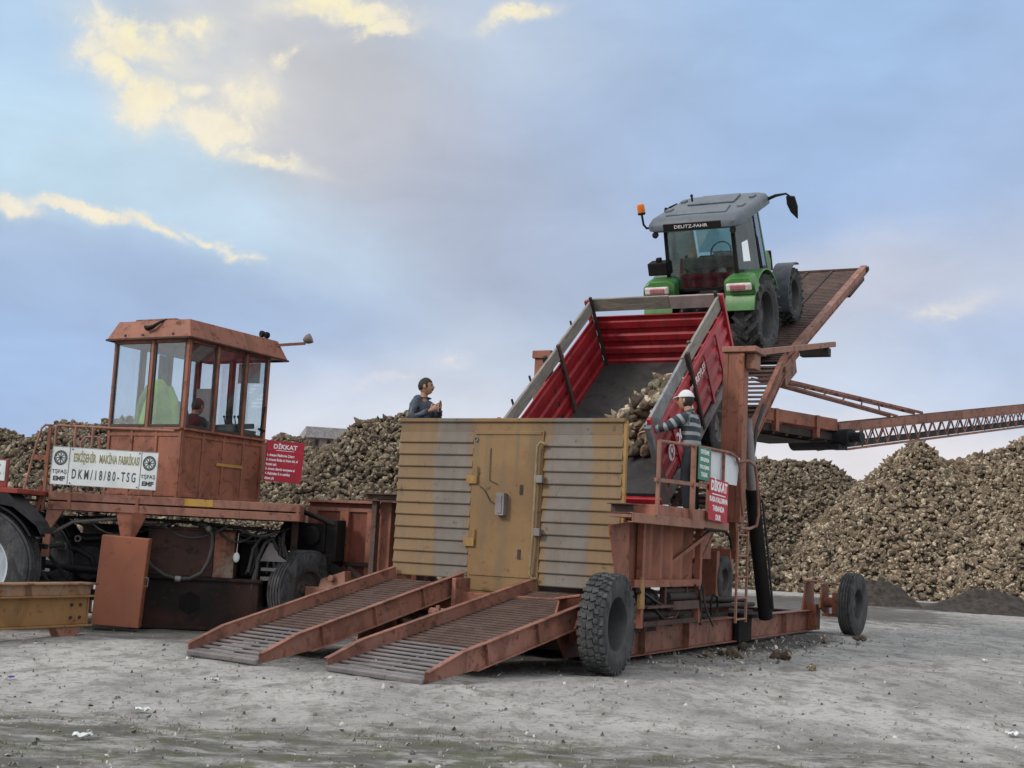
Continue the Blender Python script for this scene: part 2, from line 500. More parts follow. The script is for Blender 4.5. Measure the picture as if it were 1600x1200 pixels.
def gate_mat():
    """yellow gate panel with grey worn-through bands"""
    m, t, b = new_mat('gate_paint')
    c = ocoord(t)
    sp = nd(t, 'ShaderNodeSeparateXYZ'); put(t, sp.inputs[0], c)
    wob = noise(t, ocoord(t, (1.5, 1, .9)), 2.2, 5, .6)
    xw = mth(t, 'ADD', sp.outputs[0], mth(t, 'MULTIPLY', mth(t, 'SUBTRACT', wob, .5), .34))
    def band(lo, hi, s):
        return mth(t, 'MULTIPLY', smooth(t, xw, lo - s, lo + s), mth(t, 'SUBTRACT', 1.0, smooth(t, xw, hi - s, hi + s)))
    g = mth(t, 'MAXIMUM', band(-3.15, -2.60, .10), band(-1.40, -.76, .10))
    n1 = noise(t, c, 1.5, 6, .62, .5)
    fine = noise(t, c, 15, 6, .65)
    ye = mixc(t, smooth(t, n1, .3, .7), (.235, .145, .066), (.175, .105, .048))
    gr = mixc(t, smooth(t, noise(t, c, 3, 5, .6), .3, .7), (.122, .112, .104), (.158, .146, .136))
    wear = smooth(t, mth(t, 'ADD', mth(t, 'MULTIPLY', g, .62), mth(t, 'MULTIPLY', noise(t, ocoord(t, (1.6, 1, 3)), 3.4, 8, .72, .5), .75)), .60, .86)
    sid = mth(t, 'MAXIMUM', smooth(t, mth(t, 'MULTIPLY', sp.outputs[0], -1.0), 2.50, 2.60), smooth(t, sp.outputs[0], -1.52, -1.42))
    ye = mixc(t, mth(t, 'MULTIPLY', sid, .5), ye, (.16, .108, .06))
    base = mixc(t, mth(t, 'MULTIPLY', wear, .88), ye, gr)
    run = noise(t, ocoord(t, (7, 7, .6)), 1.3, 5, .6)
    base = mixc(t, mth(t, 'MULTIPLY', smooth(t, run, .46, .70), .6), base, (.13, .10, .072))
    pt = nd(t, 'ShaderNodeNewGeometry').outputs['Pointiness']
    rn = noise(t, c, 8, 8, .72, .4)
    rm = smooth(t, mth(t, 'ADD', rn, mth(t, 'MULTIPLY', smooth(t, pt, .515, .56), .08)), .68, .74)
    base = mixc(t, mth(t, 'MULTIPLY', rm, .8), base, (.08, .05, .035))
    put(t, b.inputs['Base Color'], base); b.inputs['Roughness'].default_value = .6
    b.inputs['Specular IOR Level'].default_value = .3
    bump(t, b, mth(t, 'ADD', fine, n1), .2, .008)
    return m
GATE = gate_mat()

# ---------------------------------------------------------------- wheels
def wheel(name, parent, M, Rr, wd, rim_r, rimmat, tread='lug', dish=1, label=None, hub=0.0):
    """Empty with tyre and rim; axle along local X, dish faces +X"""
    w = empty(name, M, parent)
    if label: w['label'] = label
    h = wd / 2
    mb = MB()
    ro = Rr * (0.972 if tread != 'chevron' else 0.915)
    prof = [(rim_r, -h * .62), (rim_r * 1.04, -h * .82), (lerp((rim_r,), (ro,), .35)[0], -h * 1.0), (lerp((rim_r,), (ro,), .68)[0], -h * 1.02), (ro * .975, -h * .90), (ro, -h * .62),
            (ro * 1.004, 0), (ro, h * .62), (ro * .975, h * .90), (lerp((rim_r,), (ro,), .68)[0], h * 1.02), (lerp((rim_r,), (ro,), .35)[0], h * 1.0), (rim_r * 1.04, h * .82), (rim_r, h * .62)]
    mb.lathe(prof, 56, closed=True)
    hh = Rr - ro + .012
    if tread == 'lug':
        n = 34
        for k in range(n):
            for sgn in (-1, 1):
                a = 2 * math.pi * (k + (0.5 if sgn > 0 else 0)) / n
                for (x0, x1, off) in ((.30, .62, 0.0), (.62, .96, .05)):
                    aa = a + off * sgn * .6
                    rr = ro + hh / 2 - .008 - (.012 if x1 > .9 else 0)
                    Mx = Matrix.Rotation(aa, 4, 'X') @ T(sgn * h * (x0 + x1) / 2, rr, 0) @ RZ(-8 * sgn if x1 > .9 else 0)
                    mb.add(*boxv(h * (x1 - x0) * 1.06, hh + .014, 2 * math.pi * ro / n * .55), 0, Mx)
        for k in range(n):
            a = 2 * math.pi * k / n
            mb.add(*boxv(h * .5, hh, 2 * math.pi * ro / n * .70), 0, Matrix.Rotation(a, 4, 'X') @ T(0, ro + hh / 2 - .008, 0) @ RY(18))
    elif tread == 'rib':
        for x in (-.72, -.37, 0, .37, .72):
            ww = h * .26
            xc = h * x
            mb.lathe([(ro * .99, xc - ww / 2), (Rr, xc - ww / 2 + .004), (Rr, xc + ww / 2 - .004), (ro * .99, xc + ww / 2)], 56)
    else:
        n = 20
        for k in range(n):
            for sgn in (-1, 1):
                a = 2 * math.pi * (k + (0.5 if sgn > 0 else 0)) / n
                segs = 4
                for j in range(segs):
                    f0 = .02 + j / segs * .98; f1 = .02 + (j + 1) / segs * .98
                    xm = sgn * h * (f0 + f1) / 2
                    aa = a - (f0 + f1) / 2 * h * 0.85 / ro
                    drop = 0.05 * ((f0 + f1) / 2) ** 3
                    Mx = Matrix.Rotation(aa, 4, 'X') @ T(xm, ro + (Rr - ro) / 2 - .006 - drop, 0) @ RY(sgn * 40)
                    mb.add(*boxv(h / segs * 1.55, Rr - ro + .02, .058 + .02 * (f0)), 0, Mx)
    mb.build('tyre', RUBBER, w, None, 40)
    rb = MB()
    d = dish
    rp = [(rim_r * 1.05, d * h * .84), (rim_r * 1.0, d * h * .80), (rim_r * .95, d * h * .60), (rim_r * .90, d * h * (.1 + hub)), (rim_r * .55, d * h * (.02 + hub)), (rim_r * .50, d * h * (.12 + hub)), (rim_r * .30, d * h * (.14 + hub)), (rim_r * .28, d * h * (.34 + hub)), (rim_r * .12, d * h * (.40 + hub)), (0.001, d * h * (.40 + hub))]
    rb.lathe(rp, 40)
    rb.lathe([(rim_r * 1.03, -d * h * .84), (rim_r * .95, -d * h * .6), (rim_r * .88, d * h * (-.1 + min(hub, 0))), (.001, d * h * (-.1 + min(hub, 0)))], 40)
    for k in range(8):
        a = 2 * math.pi * k / 8
        rb.lathe([(.022, 0), (.022, .03), (.001, .032)], 6, Matrix.Rotation(a, 4, 'X') @ T(d * h * (.12 + hub), rim_r * .40, 0) @ (RY(180) if d < 0 else Matrix.Identity(4)))
    rb.build('rim', rimmat, w, None, 35)
    return w

def boxv(x, y, z):
    x /= 2; y /= 2; z /= 2
    return [(-x, -y, -z), (x, -y, -z), (x, y, -z), (-x, y, -z), (-x, -y, z), (x, -y, z), (x, y, z), (-x, y, z)], [(0, 3, 2, 1), (4, 5, 6, 7), (0, 1, 5, 4), (1, 2, 6, 5), (2, 3, 7, 6), (3, 0, 4, 7)]

# machine frame: origin on the ground at the front wheel, X to the machine's right, Y along its length
AZM = 28.0
MO = Vector((1.22, 15.35, 0))
MM = T(*MO) @ RZ(-AZM)
# left unit frame
UM = T(-6.6, 18.2, 0) @ RZ(6)

# ================================================================ ground
def vnoise2(x, y, seed):
    """value noise on arrays"""
    r = np.random.default_rng(seed); tab = r.random((256, 256))
    xi = np.floor(x).astype(int); yi = np.floor(y).astype(int)
    fx = x - xi; fy = y - yi
    fx = fx * fx * (3 - 2 * fx); fy = fy * fy * (3 - 2 * fy)
    g = lambda i, j: tab[i % 256, j % 256]
    return (g(xi, yi) * (1 - fx) + g(xi + 1, yi) * fx) * (1 - fy) + (g(xi, yi + 1) * (1 - fx) + g(xi + 1, yi + 1) * fx) * fy

def fbm(x, y, seed, oct=4):
    s = 0; a = 0.5
    for i in range(oct):
        s = s + a * (vnoise2(x * 2 ** i + 17 * i, y * 2 ** i + 31 * i, seed + i) - .5); a *= .5
    return s

def ground_z(x, y):
    x = np.asarray(x, float); y = np.asarray(y, float)
    near = np.clip((75 - np.hypot(x, y)) / 30, 0, 1)
    return near * (0.10 * fbm(x * .35, y * .35, 5) + 0.05 * fbm(x * 1.3, y * 1.3, 9) + .034 * fbm(x * 4.3, y * 4.3, 14, 4)) - .012

def axis_pts(lo, hi, step, far):
    c = np.arange(lo, hi + 1e-6, step)
    ext = []
    d = step; p = hi
    while p < far:
        d *= 1.35; p += d; ext.append(p)
    ext2 = []; d = step; p = lo
    while p > -far:
        d *= 1.35; p -= d; ext2.append(p)
    return np.array(list(reversed(ext2)) + list(c) + ext)
gx = axis_pts(-9, 19, 0.09, 3000); gy = axis_pts(7.5, 34, 0.09, 3000)
XX, YY = np.meshgrid(gx, gy)
ZZ = ground_z(XX, YY)
nx, ny = len(gx), len(gy)
me = bpy.data.meshes.new('ground')
vv = np.stack([XX, YY, ZZ], -1).reshape(-1, 3)
ii = (np.arange(ny - 1)[:, None] * nx + np.arange(nx - 1)[None, :]).reshape(-1)
ff = np.stack([ii, ii + 1, ii + nx + 1, ii + nx], -1)
me.vertices.add(len(vv)); me.vertices.foreach_set('co', vv.ravel())
me.loops.add(ff.size); me.loops.foreach_set('vertex_index', ff.ravel().astype(np.int32))
me.polygons.add(len(ff)); me.polygons.foreach_set('loop_start', (np.arange(len(ff)) * 4).astype(np.int32))
me.update(calc_edges=True); me.validate()
me.polygons.foreach_set('use_smooth', [True] * len(me.polygons))
gm, t, b = new_mat('packed_gravel')
c = ocoord(t)
big = noise(t, ocoord(t, (1.1, .7, 1)), .35, 6, .6, .6)
mid = noise(t, ocoord(t, (1.4, .7, 1)), 1.7, 7, .65, .5)
fin = noise(t, c, 11, 7, .7)
vfin = noise(t, c, 60, 4, .7)
base = mixc(t, smooth(t, big, .34, .66), (.30, .297, .288), (.455, .448, .432))
base = mixc(t, mth(t, 'MULTIPLY', smooth(t, mid, .47, .64), .75), base, (.205, .195, .18))
base = mixc(t, mth(t, 'MULTIPLY', smooth(t, noise(t, ocoord(t, (1.5, .8, 1)), 3.4, 8, .72, .6), .50, .64), .5), base, (.15, .14, .125))
base = mixc(t, mth(t, 'MULTIPLY', smooth(t, fin, .52, .68), .75), base, (.11, .105, .10))
base = mixc(t, mth(t, 'MULTIPLY', smooth(t, vfin, .56, .72), .5), base, (.58, .57, .56))
vo = nd(t, 'ShaderNodeTexVoronoi'); vo.inputs['Scale'].default_value = 16; put(t, vo.inputs['Vector'], c)
peb = mth(t, 'SUBTRACT', 1.0, smooth(t, vo.outputs['Distance'], .10, .26))
pick = smooth(t, noise(t, c, 5, 2, .5), .55, .63)
pebm = mth(t, 'MULTIPLY', peb, pick)
vcol = nd(t, 'ShaderNodeSeparateColor'); put(t, vcol.inputs[0], vo.outputs['Color'])
base = mixc(t, mth(t, 'MULTIPLY', pebm, .8), base, mixc(t, vcol.outputs[0], (.14, .13, .125), (.55, .53, .50)))
# a rutted, mossy strip nearest the viewer and dark spilt earth beside the machine, plus contact shade painted under machine and cabin
sp = nd(t, 'ShaderNodeSeparateXYZ'); put(t, sp.inputs[0], c)
wv = mth(t, 'ADD', sp.outputs[1], mth(t, 'MULTIPLY', mth(t, 'SUBTRACT', noise(t, c, .55, 5, .6), .5), 3.0))
strip = mth(t, 'SUBTRACT', 1.0, smooth(t, wv, 9.5, 11.0))
mos = noise(t, ocoord(t, (1, 2, 1)), 1.5, 7, .68)
base = mixc(t, mth(t, 'MULTIPLY', strip, mth(t, 'MULTIPLY', smooth(t, mos, .38, .58), .85)), base, (.085, .083, .072))
base = mixc(t, mth(t, 'MULTIPLY', strip, mth(t, 'MULTIPLY', smooth(t, noise(t, c, 2.3, 6, .7), .50, .62), .7)), base, (.10, .11, .05))
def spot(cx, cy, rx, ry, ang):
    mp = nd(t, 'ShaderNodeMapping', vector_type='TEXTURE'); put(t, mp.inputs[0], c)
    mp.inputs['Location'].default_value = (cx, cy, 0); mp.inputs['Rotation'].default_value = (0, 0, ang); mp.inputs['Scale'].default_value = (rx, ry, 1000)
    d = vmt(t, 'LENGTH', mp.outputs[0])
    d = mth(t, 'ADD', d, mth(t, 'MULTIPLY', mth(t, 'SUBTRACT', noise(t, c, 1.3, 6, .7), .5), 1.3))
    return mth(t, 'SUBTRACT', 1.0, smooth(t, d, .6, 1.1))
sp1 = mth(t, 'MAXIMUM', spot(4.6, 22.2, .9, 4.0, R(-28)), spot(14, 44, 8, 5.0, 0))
sp1 = mth(t, 'MAXIMUM', sp1, mth(t, 'MULTIPLY', spot(-4.6, 18.3, 3.4, 1.6, 0), .8))  # contact shade under the cabin, painted into the ground colour
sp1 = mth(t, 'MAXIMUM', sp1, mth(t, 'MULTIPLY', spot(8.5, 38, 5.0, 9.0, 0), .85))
sp1 = mth(t, 'MAXIMUM', sp1, mth(t, 'MULTIPLY', spot(.9, 19.4, 2.6, 6.0, R(-28)), .85))  # contact shade under machine and ramps, painted as darker ground
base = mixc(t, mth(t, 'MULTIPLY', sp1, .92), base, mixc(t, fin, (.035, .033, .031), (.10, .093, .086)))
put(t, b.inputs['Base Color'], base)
b.inputs['Roughness'].default_value = .92; b.inputs['Specular IOR Level'].default_value = .2
h = mth(t, 'ADD', mth(t, 'MULTIPLY', mid, .8), mth(t, 'ADD', mth(t, 'MULTIPLY', fin, .7), mth(t, 'ADD', mth(t, 'MULTIPLY', vfin, .25), mth(t, 'MULTIPLY', pebm, .5))))
bump(t, b, h, .9, .05)
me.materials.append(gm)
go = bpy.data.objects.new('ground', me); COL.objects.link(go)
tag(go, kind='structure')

# ---------------------------------------------------------------- beets: a few shapes, as mesh data
def beet_mesh(seed, res=14):
    r = np.random.default_rng(seed)
    vs = []; n = res; m = res - 3
    ln = 1.15 + r.random() * .95; cr = .25 + .2 * r.random()
    ph = r.random(6) * 6.28
    for i in range(m + 1):
        u = i / m
        # crown at u=0, root tip at u=1
        rad = math.sin(min(1, (u + .02) / .34) * math.pi / 2) ** .7 if u < .34 else (max(0.0, 1 - (u - .34) / .66)) ** .8
        rad = max(rad, .03) * .5
        z = (.34 - u) * ln + (0.06 * (1 - u))
        for k in range(n):
            a = 2 * math.pi * k / n
            w = 1 + .17 * math.sin(2 * a + ph[0] + u * 3) + .13 * math.sin(3 * a + ph[1] + u * 5) + .10 * math.sin(5 * a + ph[2] - 7 * u) + .06 * (r.random() - .5)
            vs.append((rad * w * math.cos(a) + .12 * u * u * math.sin(ph[3]), rad * w * math.sin(a) + .12 * u * u * math.cos(ph[3]), z + .03 * math.sin(4 * a + ph[4])))
    fs = []
    for i in range(m):
        for k in range(n):
            k2 = (k + 1) % n
            fs.append((i * n + k, (i + 1) * n + k, (i + 1) * n + k2, i * n + k2))
    fs.append(tuple(range(n))); fs.append(tuple(reversed([m * n + k for k in range(n)])))
    me = bpy.data.meshes.new('beet')
    me.from_pydata(vs, [], fs)
    me.polygons.foreach_set('use_smooth', [True] * len(me.polygons))
    return me

def beet_material(name, dark=1.0, tint=(1, 1, 1)):
    m, t, b = new_mat(name)
    rnd = nd(t, 'ShaderNodeObjectInfo').outputs['Random']
    c = nd(t, 'ShaderNodeTexCoord').outputs['Object']
    off = nd(t, 'ShaderNodeCombineXYZ'); put(t, off.inputs[0], mth(t, 'MULTIPLY', rnd, 37.0)); put(t, off.inputs[1], mth(t, 'MULTIPLY', rnd, 91.0))
    cc = vmt(t, 'ADD', c, off.outputs[0])
    n = noise(t, cc, 3.0, 6, .65)
    n2 = noise(t, cc, 1.6, 3, .5)
    ra = nd(t, 'ShaderNodeValToRGB')
    put(t, ra.inputs[0], mth(t, 'FRACT', mth(t, 'MULTIPLY', rnd, 13.7)))
    cols = [(0, (.055, .046, .036)), (.28, (.135, .104, .074)), (.5, (.095, .08, .06)), (.72, (.19, .15, .108)), (.9, (.15, .14, .10)), (1, (.36, .32, .25))]
    el = ra.color_ramp.elements
    while len(el) < len(cols): el.new(.5)
    for e, (p, cl_) in zip(el, cols):
        e.position = p; e.color = (*[q * dark * k for q, k in zip(cl_, tint)], 1)
    base = mixc(t, mth(t, 'MULTIPLY', smooth(t, n, .44, .62), .7), ra.outputs[0], tuple(x * dark for x in (.04, .033, .026)))
    base = mixc(t, mth(t, 'MULTIPLY', smooth(t, n2, .57, .66), .8), base, tuple(x * dark * k for x, k in zip((.40, .36, .285), tint)))
    put(t, b.inputs['Base Color'], base); b.inputs['Roughness'].default_value = .85; b.inputs['Specular IOR Level'].default_value = .2
    bump(t, b, n, .5, .06)
    return m
BEETM = beet_material('beet_skin', 1.02, (1.05, 1.0, .95))
BEETW = beet_material('warm_lit_beet_skin', 1.42, (1.06, 1.0, .95))  # lighter copy: warmer heap tone and its sunset light both put into colour
BEET = []
for i in range(7):
    me = beet_mesh(100 + i); me.materials.append(BEETM if i < 4 else BEETW); BEET.append(me)
for i in range(7, 9):
    me = beet_mesh(100 + i); me.materials.append(BEETW); BEET.append(me)

# loose beets lying beside the machine; the first seven also lend their shape to the heaps
def loose_beet(x, y, s, k, label, z=0):
    o = bpy.data.objects.new('sugar_beet', BEET[k])
    COL.objects.link(o)
    o.location = (x, y, float(ground_z(x, y)) + s * .34 + z)
    o.rotation_euler = (R(75 + rng.random() * 40), R(rng.random() * 30), rng.random() * 6.28)
    o.scale = (s, s, s)
    tag(o, label, 'sugar beet', 'loose beets spilt beside the machine')
    return o
def gpt(x, y):
    d = cfw + crt * ((x - 800) / CF) - cup * ((y - 600) / CF)
    k = -CH / d.z
    return d.x * k, d.y * k
LOOSE = [(1145, 1025, .26, 0, 'pale cut sugar beet on the ground below the ladder, largest of the white pieces'), (1160, 1016, .24, 1, 'sugar beet lying against the red side beam'), (1212, 1028, .26, 2, 'brown sugar beet lying apart on the gravel, left of a pair'),
         (1229, 1029, .28, 3, 'plump tan sugar beet lying on the gravel, right of a pair'), (1108, 1026, .17, 4, 'small pale beet piece nearest the front wheel'), (1128, 1022, .2, 5, 'brown beet piece in the spill by the side beam'),
         (1269, 1046, .17, 6, 'small dark round beet lying alone nearest the camera'), (1288, 1003, .2, 7, 'pale beet piece in dark spilt earth left of the rear wheel'), (1346, 1001, .22, 8, 'dark beet lump on the ground just right of the rear wheel')]
BSRC = []
for (x, y, s, k, lb) in LOOSE:
    wx, wy = gpt(x, y)
    BSRC.append(loose_beet(wx, wy, s * .62, k, lb))

# ---------------------------------------------------------------- heaps
def heap(name, label, cones, box, step, mat, size=.225, seed=1, rnd=.8):
    """mound of beets: cones = (x, y, height, slope); beets instanced over its surface"""
    r = np.random.default_rng(seed)
    x0, x1, y0, y1 = box
    def hz(x, y):
        z = np.full_like(x, -9.0)
        for (cx, cy, ch, sl) in cones:
            d = np.hypot(x - cx, y - cy)
            zz = ch - sl * (np.sqrt(d * d + rnd) - math.sqrt(rnd))
            z = np.maximum(z, zz) if cx is not None else z
        return z + (.4 + .75 * rnd) * fbm(x * .35, y * .35, seed + 40) + .5 * fbm(x * 1.2, y * 1.2, seed + 50)
    # mound body
    gs = .5
    ax = np.arange(x0, x1 + gs, gs); ay = np.arange(y0, y1 + gs, gs)
    X, Y = np.meshgrid(ax, ay); Z = hz(X, Y) - .10
    n, m = len(ax), len(ay)
    idx = (np.arange(m - 1)[:, None] * n + np.arange(n - 1)[None, :]).reshape(-1)
    F = np.stack([idx, idx + 1, idx + n + 1, idx + n], -1)
    zf = Z.reshape(-1)
    F = F[(zf[F] > -.35).any(1)]
    Zc = np.maximum(Z, -.35)
    vs = np.stack([X, Y, Zc], -1).reshape(-1, 3)
    used = np.unique(F); mp = -np.ones(len(vs), int); mp[used] = np.arange(len(used))
    me = bpy.data.meshes.new(name)
    me.from_pydata(vs[used].tolist(), [], mp[F].tolist())
    me.materials.append(mat)
    o = bpy.data.objects.new(name, me); COL.objects.link(o)
    # points
    px = np.arange(x0, x1, step); py = np.arange(y0, y1, step)
    PX, PY = np.meshgrid(px, py)
    PX = (PX + (r.random(PX.shape) - .5) * step * 1.3).ravel(); PY = (PY + (r.random(PY.shape) - .5) * step * 1.3).ravel()
    PZ = hz(PX, PY)
    k = PZ > -.02
    # the far flank is unseen
    PX, PY, PZ = PX[k], PY[k], PZ[k]
    PZ = PZ + (r.random(len(PZ)) - .5) * .24
    pm = bpy.data.meshes.new(name + '_points')
    pm.vertices.add(len(PX)); pm.vertices.foreach_set('co', np.stack([PX, PY, PZ], -1).astype(np.float32).ravel())
    return o, pm, len(PX)

def add_beets(o, pts, size, seed, src):
    """geometry nodes on the heap: its own mesh joined with beets on stored points"""
    me = o.data
    nv = len(me.vertices)
    co = np.empty(len(pts.vertices) * 3, np.float32); pts.vertices.foreach_get('co', co)
    bm = bmesh.new(); bm.from_mesh(me)
    for p in co.reshape(-1, 3): bm.verts.new(p)
    bm.to_mesh(me); bm.free()
    at = me.attributes.new('beet_spot', 'BOOLEAN', 'POINT')
    flag = np.zeros(len(me.vertices), bool); flag[nv:] = True
    at.data.foreach_set('value', flag)
    bpy.data.meshes.remove(pts)
    ng = bpy.data.node_groups.new('beets_on_heap', 'GeometryNodeTree')
    ng.interface.new_socket('Geometry', in_out='INPUT', socket_type='NodeSocketGeometry')
    ng.interface.new_socket('Geometry', in_out='OUTPUT', socket_type='NodeSocketGeometry')
    gi = ng.nodes.new('NodeGroupInput'); gout = ng.nodes.new('NodeGroupOutput')
    L = ng.links.new
    # separate instances for picking
    jn = ng.nodes.new('GeometryNodeJoinGeometry')
    for s in src:
        oi = ng.nodes.new('GeometryNodeObjectInfo'); oi.transform_space = 'ORIGINAL'
        oi.inputs['Object'].default_value = s; oi.inputs['As Instance'].default_value = True
        L(oi.outputs['Geometry'], jn.inputs[0])
    iop = ng.nodes.new('GeometryNodeInstanceOnPoints')
    na = ng.nodes.new('GeometryNodeInputNamedAttribute'); na.data_type = 'BOOLEAN'; na.inputs[0].default_value = 'beet_spot'
    L(gi.outputs[0], iop.inputs['Points']); L(na.outputs[0], iop.inputs['Selection']); L(jn.outputs[0], iop.inputs['Instance'])
    iop.inputs['Pick Instance'].default_value = True
    def rv(dt, lo, hi, sd):
        n = ng.nodes.new('FunctionNodeRandomValue'); n.data_type = dt
        off = {'FLOAT': 2, 'INT': 4, 'FLOAT_VECTOR': 0}[dt]
        n.inputs[off].default_value = lo; n.inputs[off + 1].default_value = hi
        n.inputs['Seed'].default_value = sd
        return n.outputs[{'FLOAT': 1, 'INT': 2, 'FLOAT_VECTOR': 0}[dt]]
    L(rv('INT', 0, len(src) - 1, seed), iop.inputs['Instance Index'])
    L(rv('FLOAT_VECTOR', (0, 0, 0), (6.28, 6.28, 6.28), seed + 1), iop.inputs['Rotation'])
    L(rv('FLOAT', size * .5, size * 1.4, seed + 2), iop.inputs['Scale'])
    jo = ng.nodes.new('GeometryNodeJoinGeometry')
    L(iop.outputs[0], jo.inputs[0]); L(gi.outputs[0], jo.inputs[0])
    L(jo.outputs[0], gout.inputs[0])
    md = o.modifiers.new('beets', 'NODES'); md.node_group = ng

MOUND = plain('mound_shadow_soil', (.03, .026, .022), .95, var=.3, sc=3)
def ridge(p0, p1, h0, h1, n, sl):
    return [(*lerp(p0, p1, i / (n - 1)), h0 + (h1 - h0) * i / (n - 1), sl) for i in range(n)]
HEAPS = [
    ('beet_heap', 'largest heap of brown sugar beets filling the right edge of the yard',
     [(18.3, 57.5, 6.75, .95)] + ridge((20.5, 58), (23.2, 58), 6.0, 6.9, 4, .72) + ridge((24, 58), (34, 60), 7.4, 7.8, 6, .72) + [(15.7, 56.5, 3.8, .85), (13.8, 55.0, 2.1, .8)], (8, 34, 44, 64), .13, 3),
    ('beet_heap', 'dark beet heap behind the black pipe, left of the largest heap',
     ridge((8.5, 64), (15.6, 64), 6.1, 6.0, 6, .62) + [(18.6, 66, 5.3, .62)], (2, 24, 52, 70), .155, 5),
    ('beet_heap', 'heap of beets rising between the control cabin and the yellow gate',
     ridge((-4.9, 50), (-3.8, 50), 5.7, 6.0, 3, .78) + [(-6.3, 50, 4.9, .7), (-8.6, 51, 5.1, .8)], (-12, 2, 40, 56), .14, 7),
    ('beet_heap', 'long beet heap behind the control cabin at the left edge',
     ridge((-17.5, 52), (-13.0, 52), 5.35, 5.55, 5, .72) + [(-20.5, 52, 4.9, .72), (-24, 52, 5.2, .72), (-11, 52, 5.0, .75)], (-28, -7, 42, 58), .15, 9)]
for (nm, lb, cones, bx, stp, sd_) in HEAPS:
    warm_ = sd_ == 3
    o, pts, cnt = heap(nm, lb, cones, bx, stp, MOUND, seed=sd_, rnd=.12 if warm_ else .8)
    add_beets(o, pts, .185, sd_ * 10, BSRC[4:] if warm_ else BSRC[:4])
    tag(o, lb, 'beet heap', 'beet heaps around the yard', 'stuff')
    print('heap', cnt)

# dark soil mounds in front of the big heap
def soil_mound(x, y, rx, ry, h, label, seed):
    n = 40; vs = []; fs = []
    a = np.linspace(-1, 1, n)
    X, Y = np.meshgrid(a, a)
    rr = np.hypot(X, Y)
    Z = h * np.clip(1 - rr ** 1.5, -.2, 1) * (1 + 1.4 * fbm(X * 4, Y * 4, seed)) - .03
    for i in range(n):
        for j in range(n): vs.append((X[i, j] * rx, Y[i, j] * ry, Z[i, j]))
    for i in range(n - 1):
        for j in range(n - 1):
            if min(rr[i, j], rr[i + 1, j + 1], rr[i, j + 1], rr[i + 1, j]) < 1.02: fs.append((i * n + j, i * n + j + 1, (i + 1) * n + j + 1, (i + 1) * n + j))
    mb = MB(); mb.add(vs, fs)
    o = mb.build('soil_heap', SOIL, None, T(x, y, 0), 60)
    tag(o, label, 'soil heap', 'dark soil heaps at the foot of the big heap')
soil_mound(12.6, 43.5, 1.5, 1.6, .75, 'small black soil heap just right of the rear wheel', 3)
soil_mound(15.6, 41.0, 2.4, 1.8, .62, 'wide low brown soil heap at the right edge', 4)

# low shed seen over the heap
sh = empty('farm_shed', T(-9.5, 78, 0) @ RZ(12))
tag(sh, 'distant low shed with pale roof behind the beet heaps', 'shed')
mb = MB(); mb.b2((-2.6, 0, 0), (2.6, 7, 7.1)); mb.build('wall', plain('shed_wall', (.20, .15, .145), .8), sh)
mb = MB(); mb.poly([(-2.9, -.3, 7.1), (2.9, -.3, 7.1), (2.9, -.3, 7.75), (-2.9, -.3, 7.75)], 7.6, (0, 1, 0)); mb.build('roof', plain('shed_roof', (.27, .255, .26), .8), sh)
mb = MB(); mb.b2((1.2, -.04, 5.9), (1.6, .02, 7.05)); mb.build('drainpipe', WHITEP, sh)
for k in range(5):
    mb = MB(); mb.b2((-2.3 + k * .72, -.05, 6.2), (-2.1 + k * .72, 0, 7.0)); mb.build('window', DARK, sh)

# ---------------------------------------------------------------- gravel, grass tufts, litter
def stones():
    mb_v = []; mb_f = []
    r = np.random.default_rng(4)
    oct_v = np.array([(1, 0, 0), (-1, 0, 0), (0, 1, 0), (0, -1, 0), (0, 0, 1), (0, 0, -1), (.6, .6, .55), (-.6, .6, .5), (.6, -.6, .5), (-.6, -.6, .6)])
    fo = [(4, 6, 7), (4, 7, 9), (4, 9, 8), (4, 8, 6), (6, 0, 2), (6, 2, 7), (7, 2, 1), (7, 1, 9), (9, 1, 3), (9, 3, 8), (8, 3, 0), (8, 0, 6)]
    N = 8500
    for i in range(N):
        yy = 7.8 + 26 * r.random() ** 1.5
        xx = (r.random() - .5) * yy * 1.05 + .5
        s = .006 + .022 * r.random() ** 4
        if i < 480:   # spill along the side beam
            tt = r.random(); xx = 1.9 + 3.6 * tt + r.normal() * .5 + .35; yy = 17.0 + 7.2 * tt + r.normal() * .5 - .2; s = .015 + .04 * r.random() ** 3
        M = Euler((r.random() * 6, r.random() * 6, r.random() * 6)).to_matrix()
        o = len(mb_v); z = float(ground_z(xx, yy)) + s * .3
        for v in oct_v:
            q = M @ Vector(v * (1, .8, .6) * s * (.8 + .4 * r.random()))
            mb_v.append((q.x + xx, q.y + yy, q.z + z))
        mb_f += [tuple(k + o for k in f) for f in fo]
    me = bpy.data.meshes.new('loose_stones'); me.from_pydata(mb_v, [], mb_f)
    m, t, b = new_mat('stone')
    g = nd(t, 'ShaderNodeNewGeometry').outputs['Random Per Island']
    ra = nd(t, 'ShaderNodeValToRGB'); put(t, ra.inputs[0], g)
    el = ra.color_ramp.elements; el[0].color = (.13, .125, .12, 1); el[1].color = (.62, .60, .56, 1)
    e = el.new(.5); e.color = (.26, .25, .235, 1); e = el.new(.8); e.color = (.36, .34, .31, 1)
    put(t, b.inputs['Base Color'], ra.outputs[0]); b.inputs['Roughness'].default_value = .9
    me.materials.append(m)
    o = bpy.data.objects.new('loose_stones', me); COL.objects.link(o)
    tag(o, 'small stones scattered over the grey yard', 'gravel', None, 'stuff')
stones()

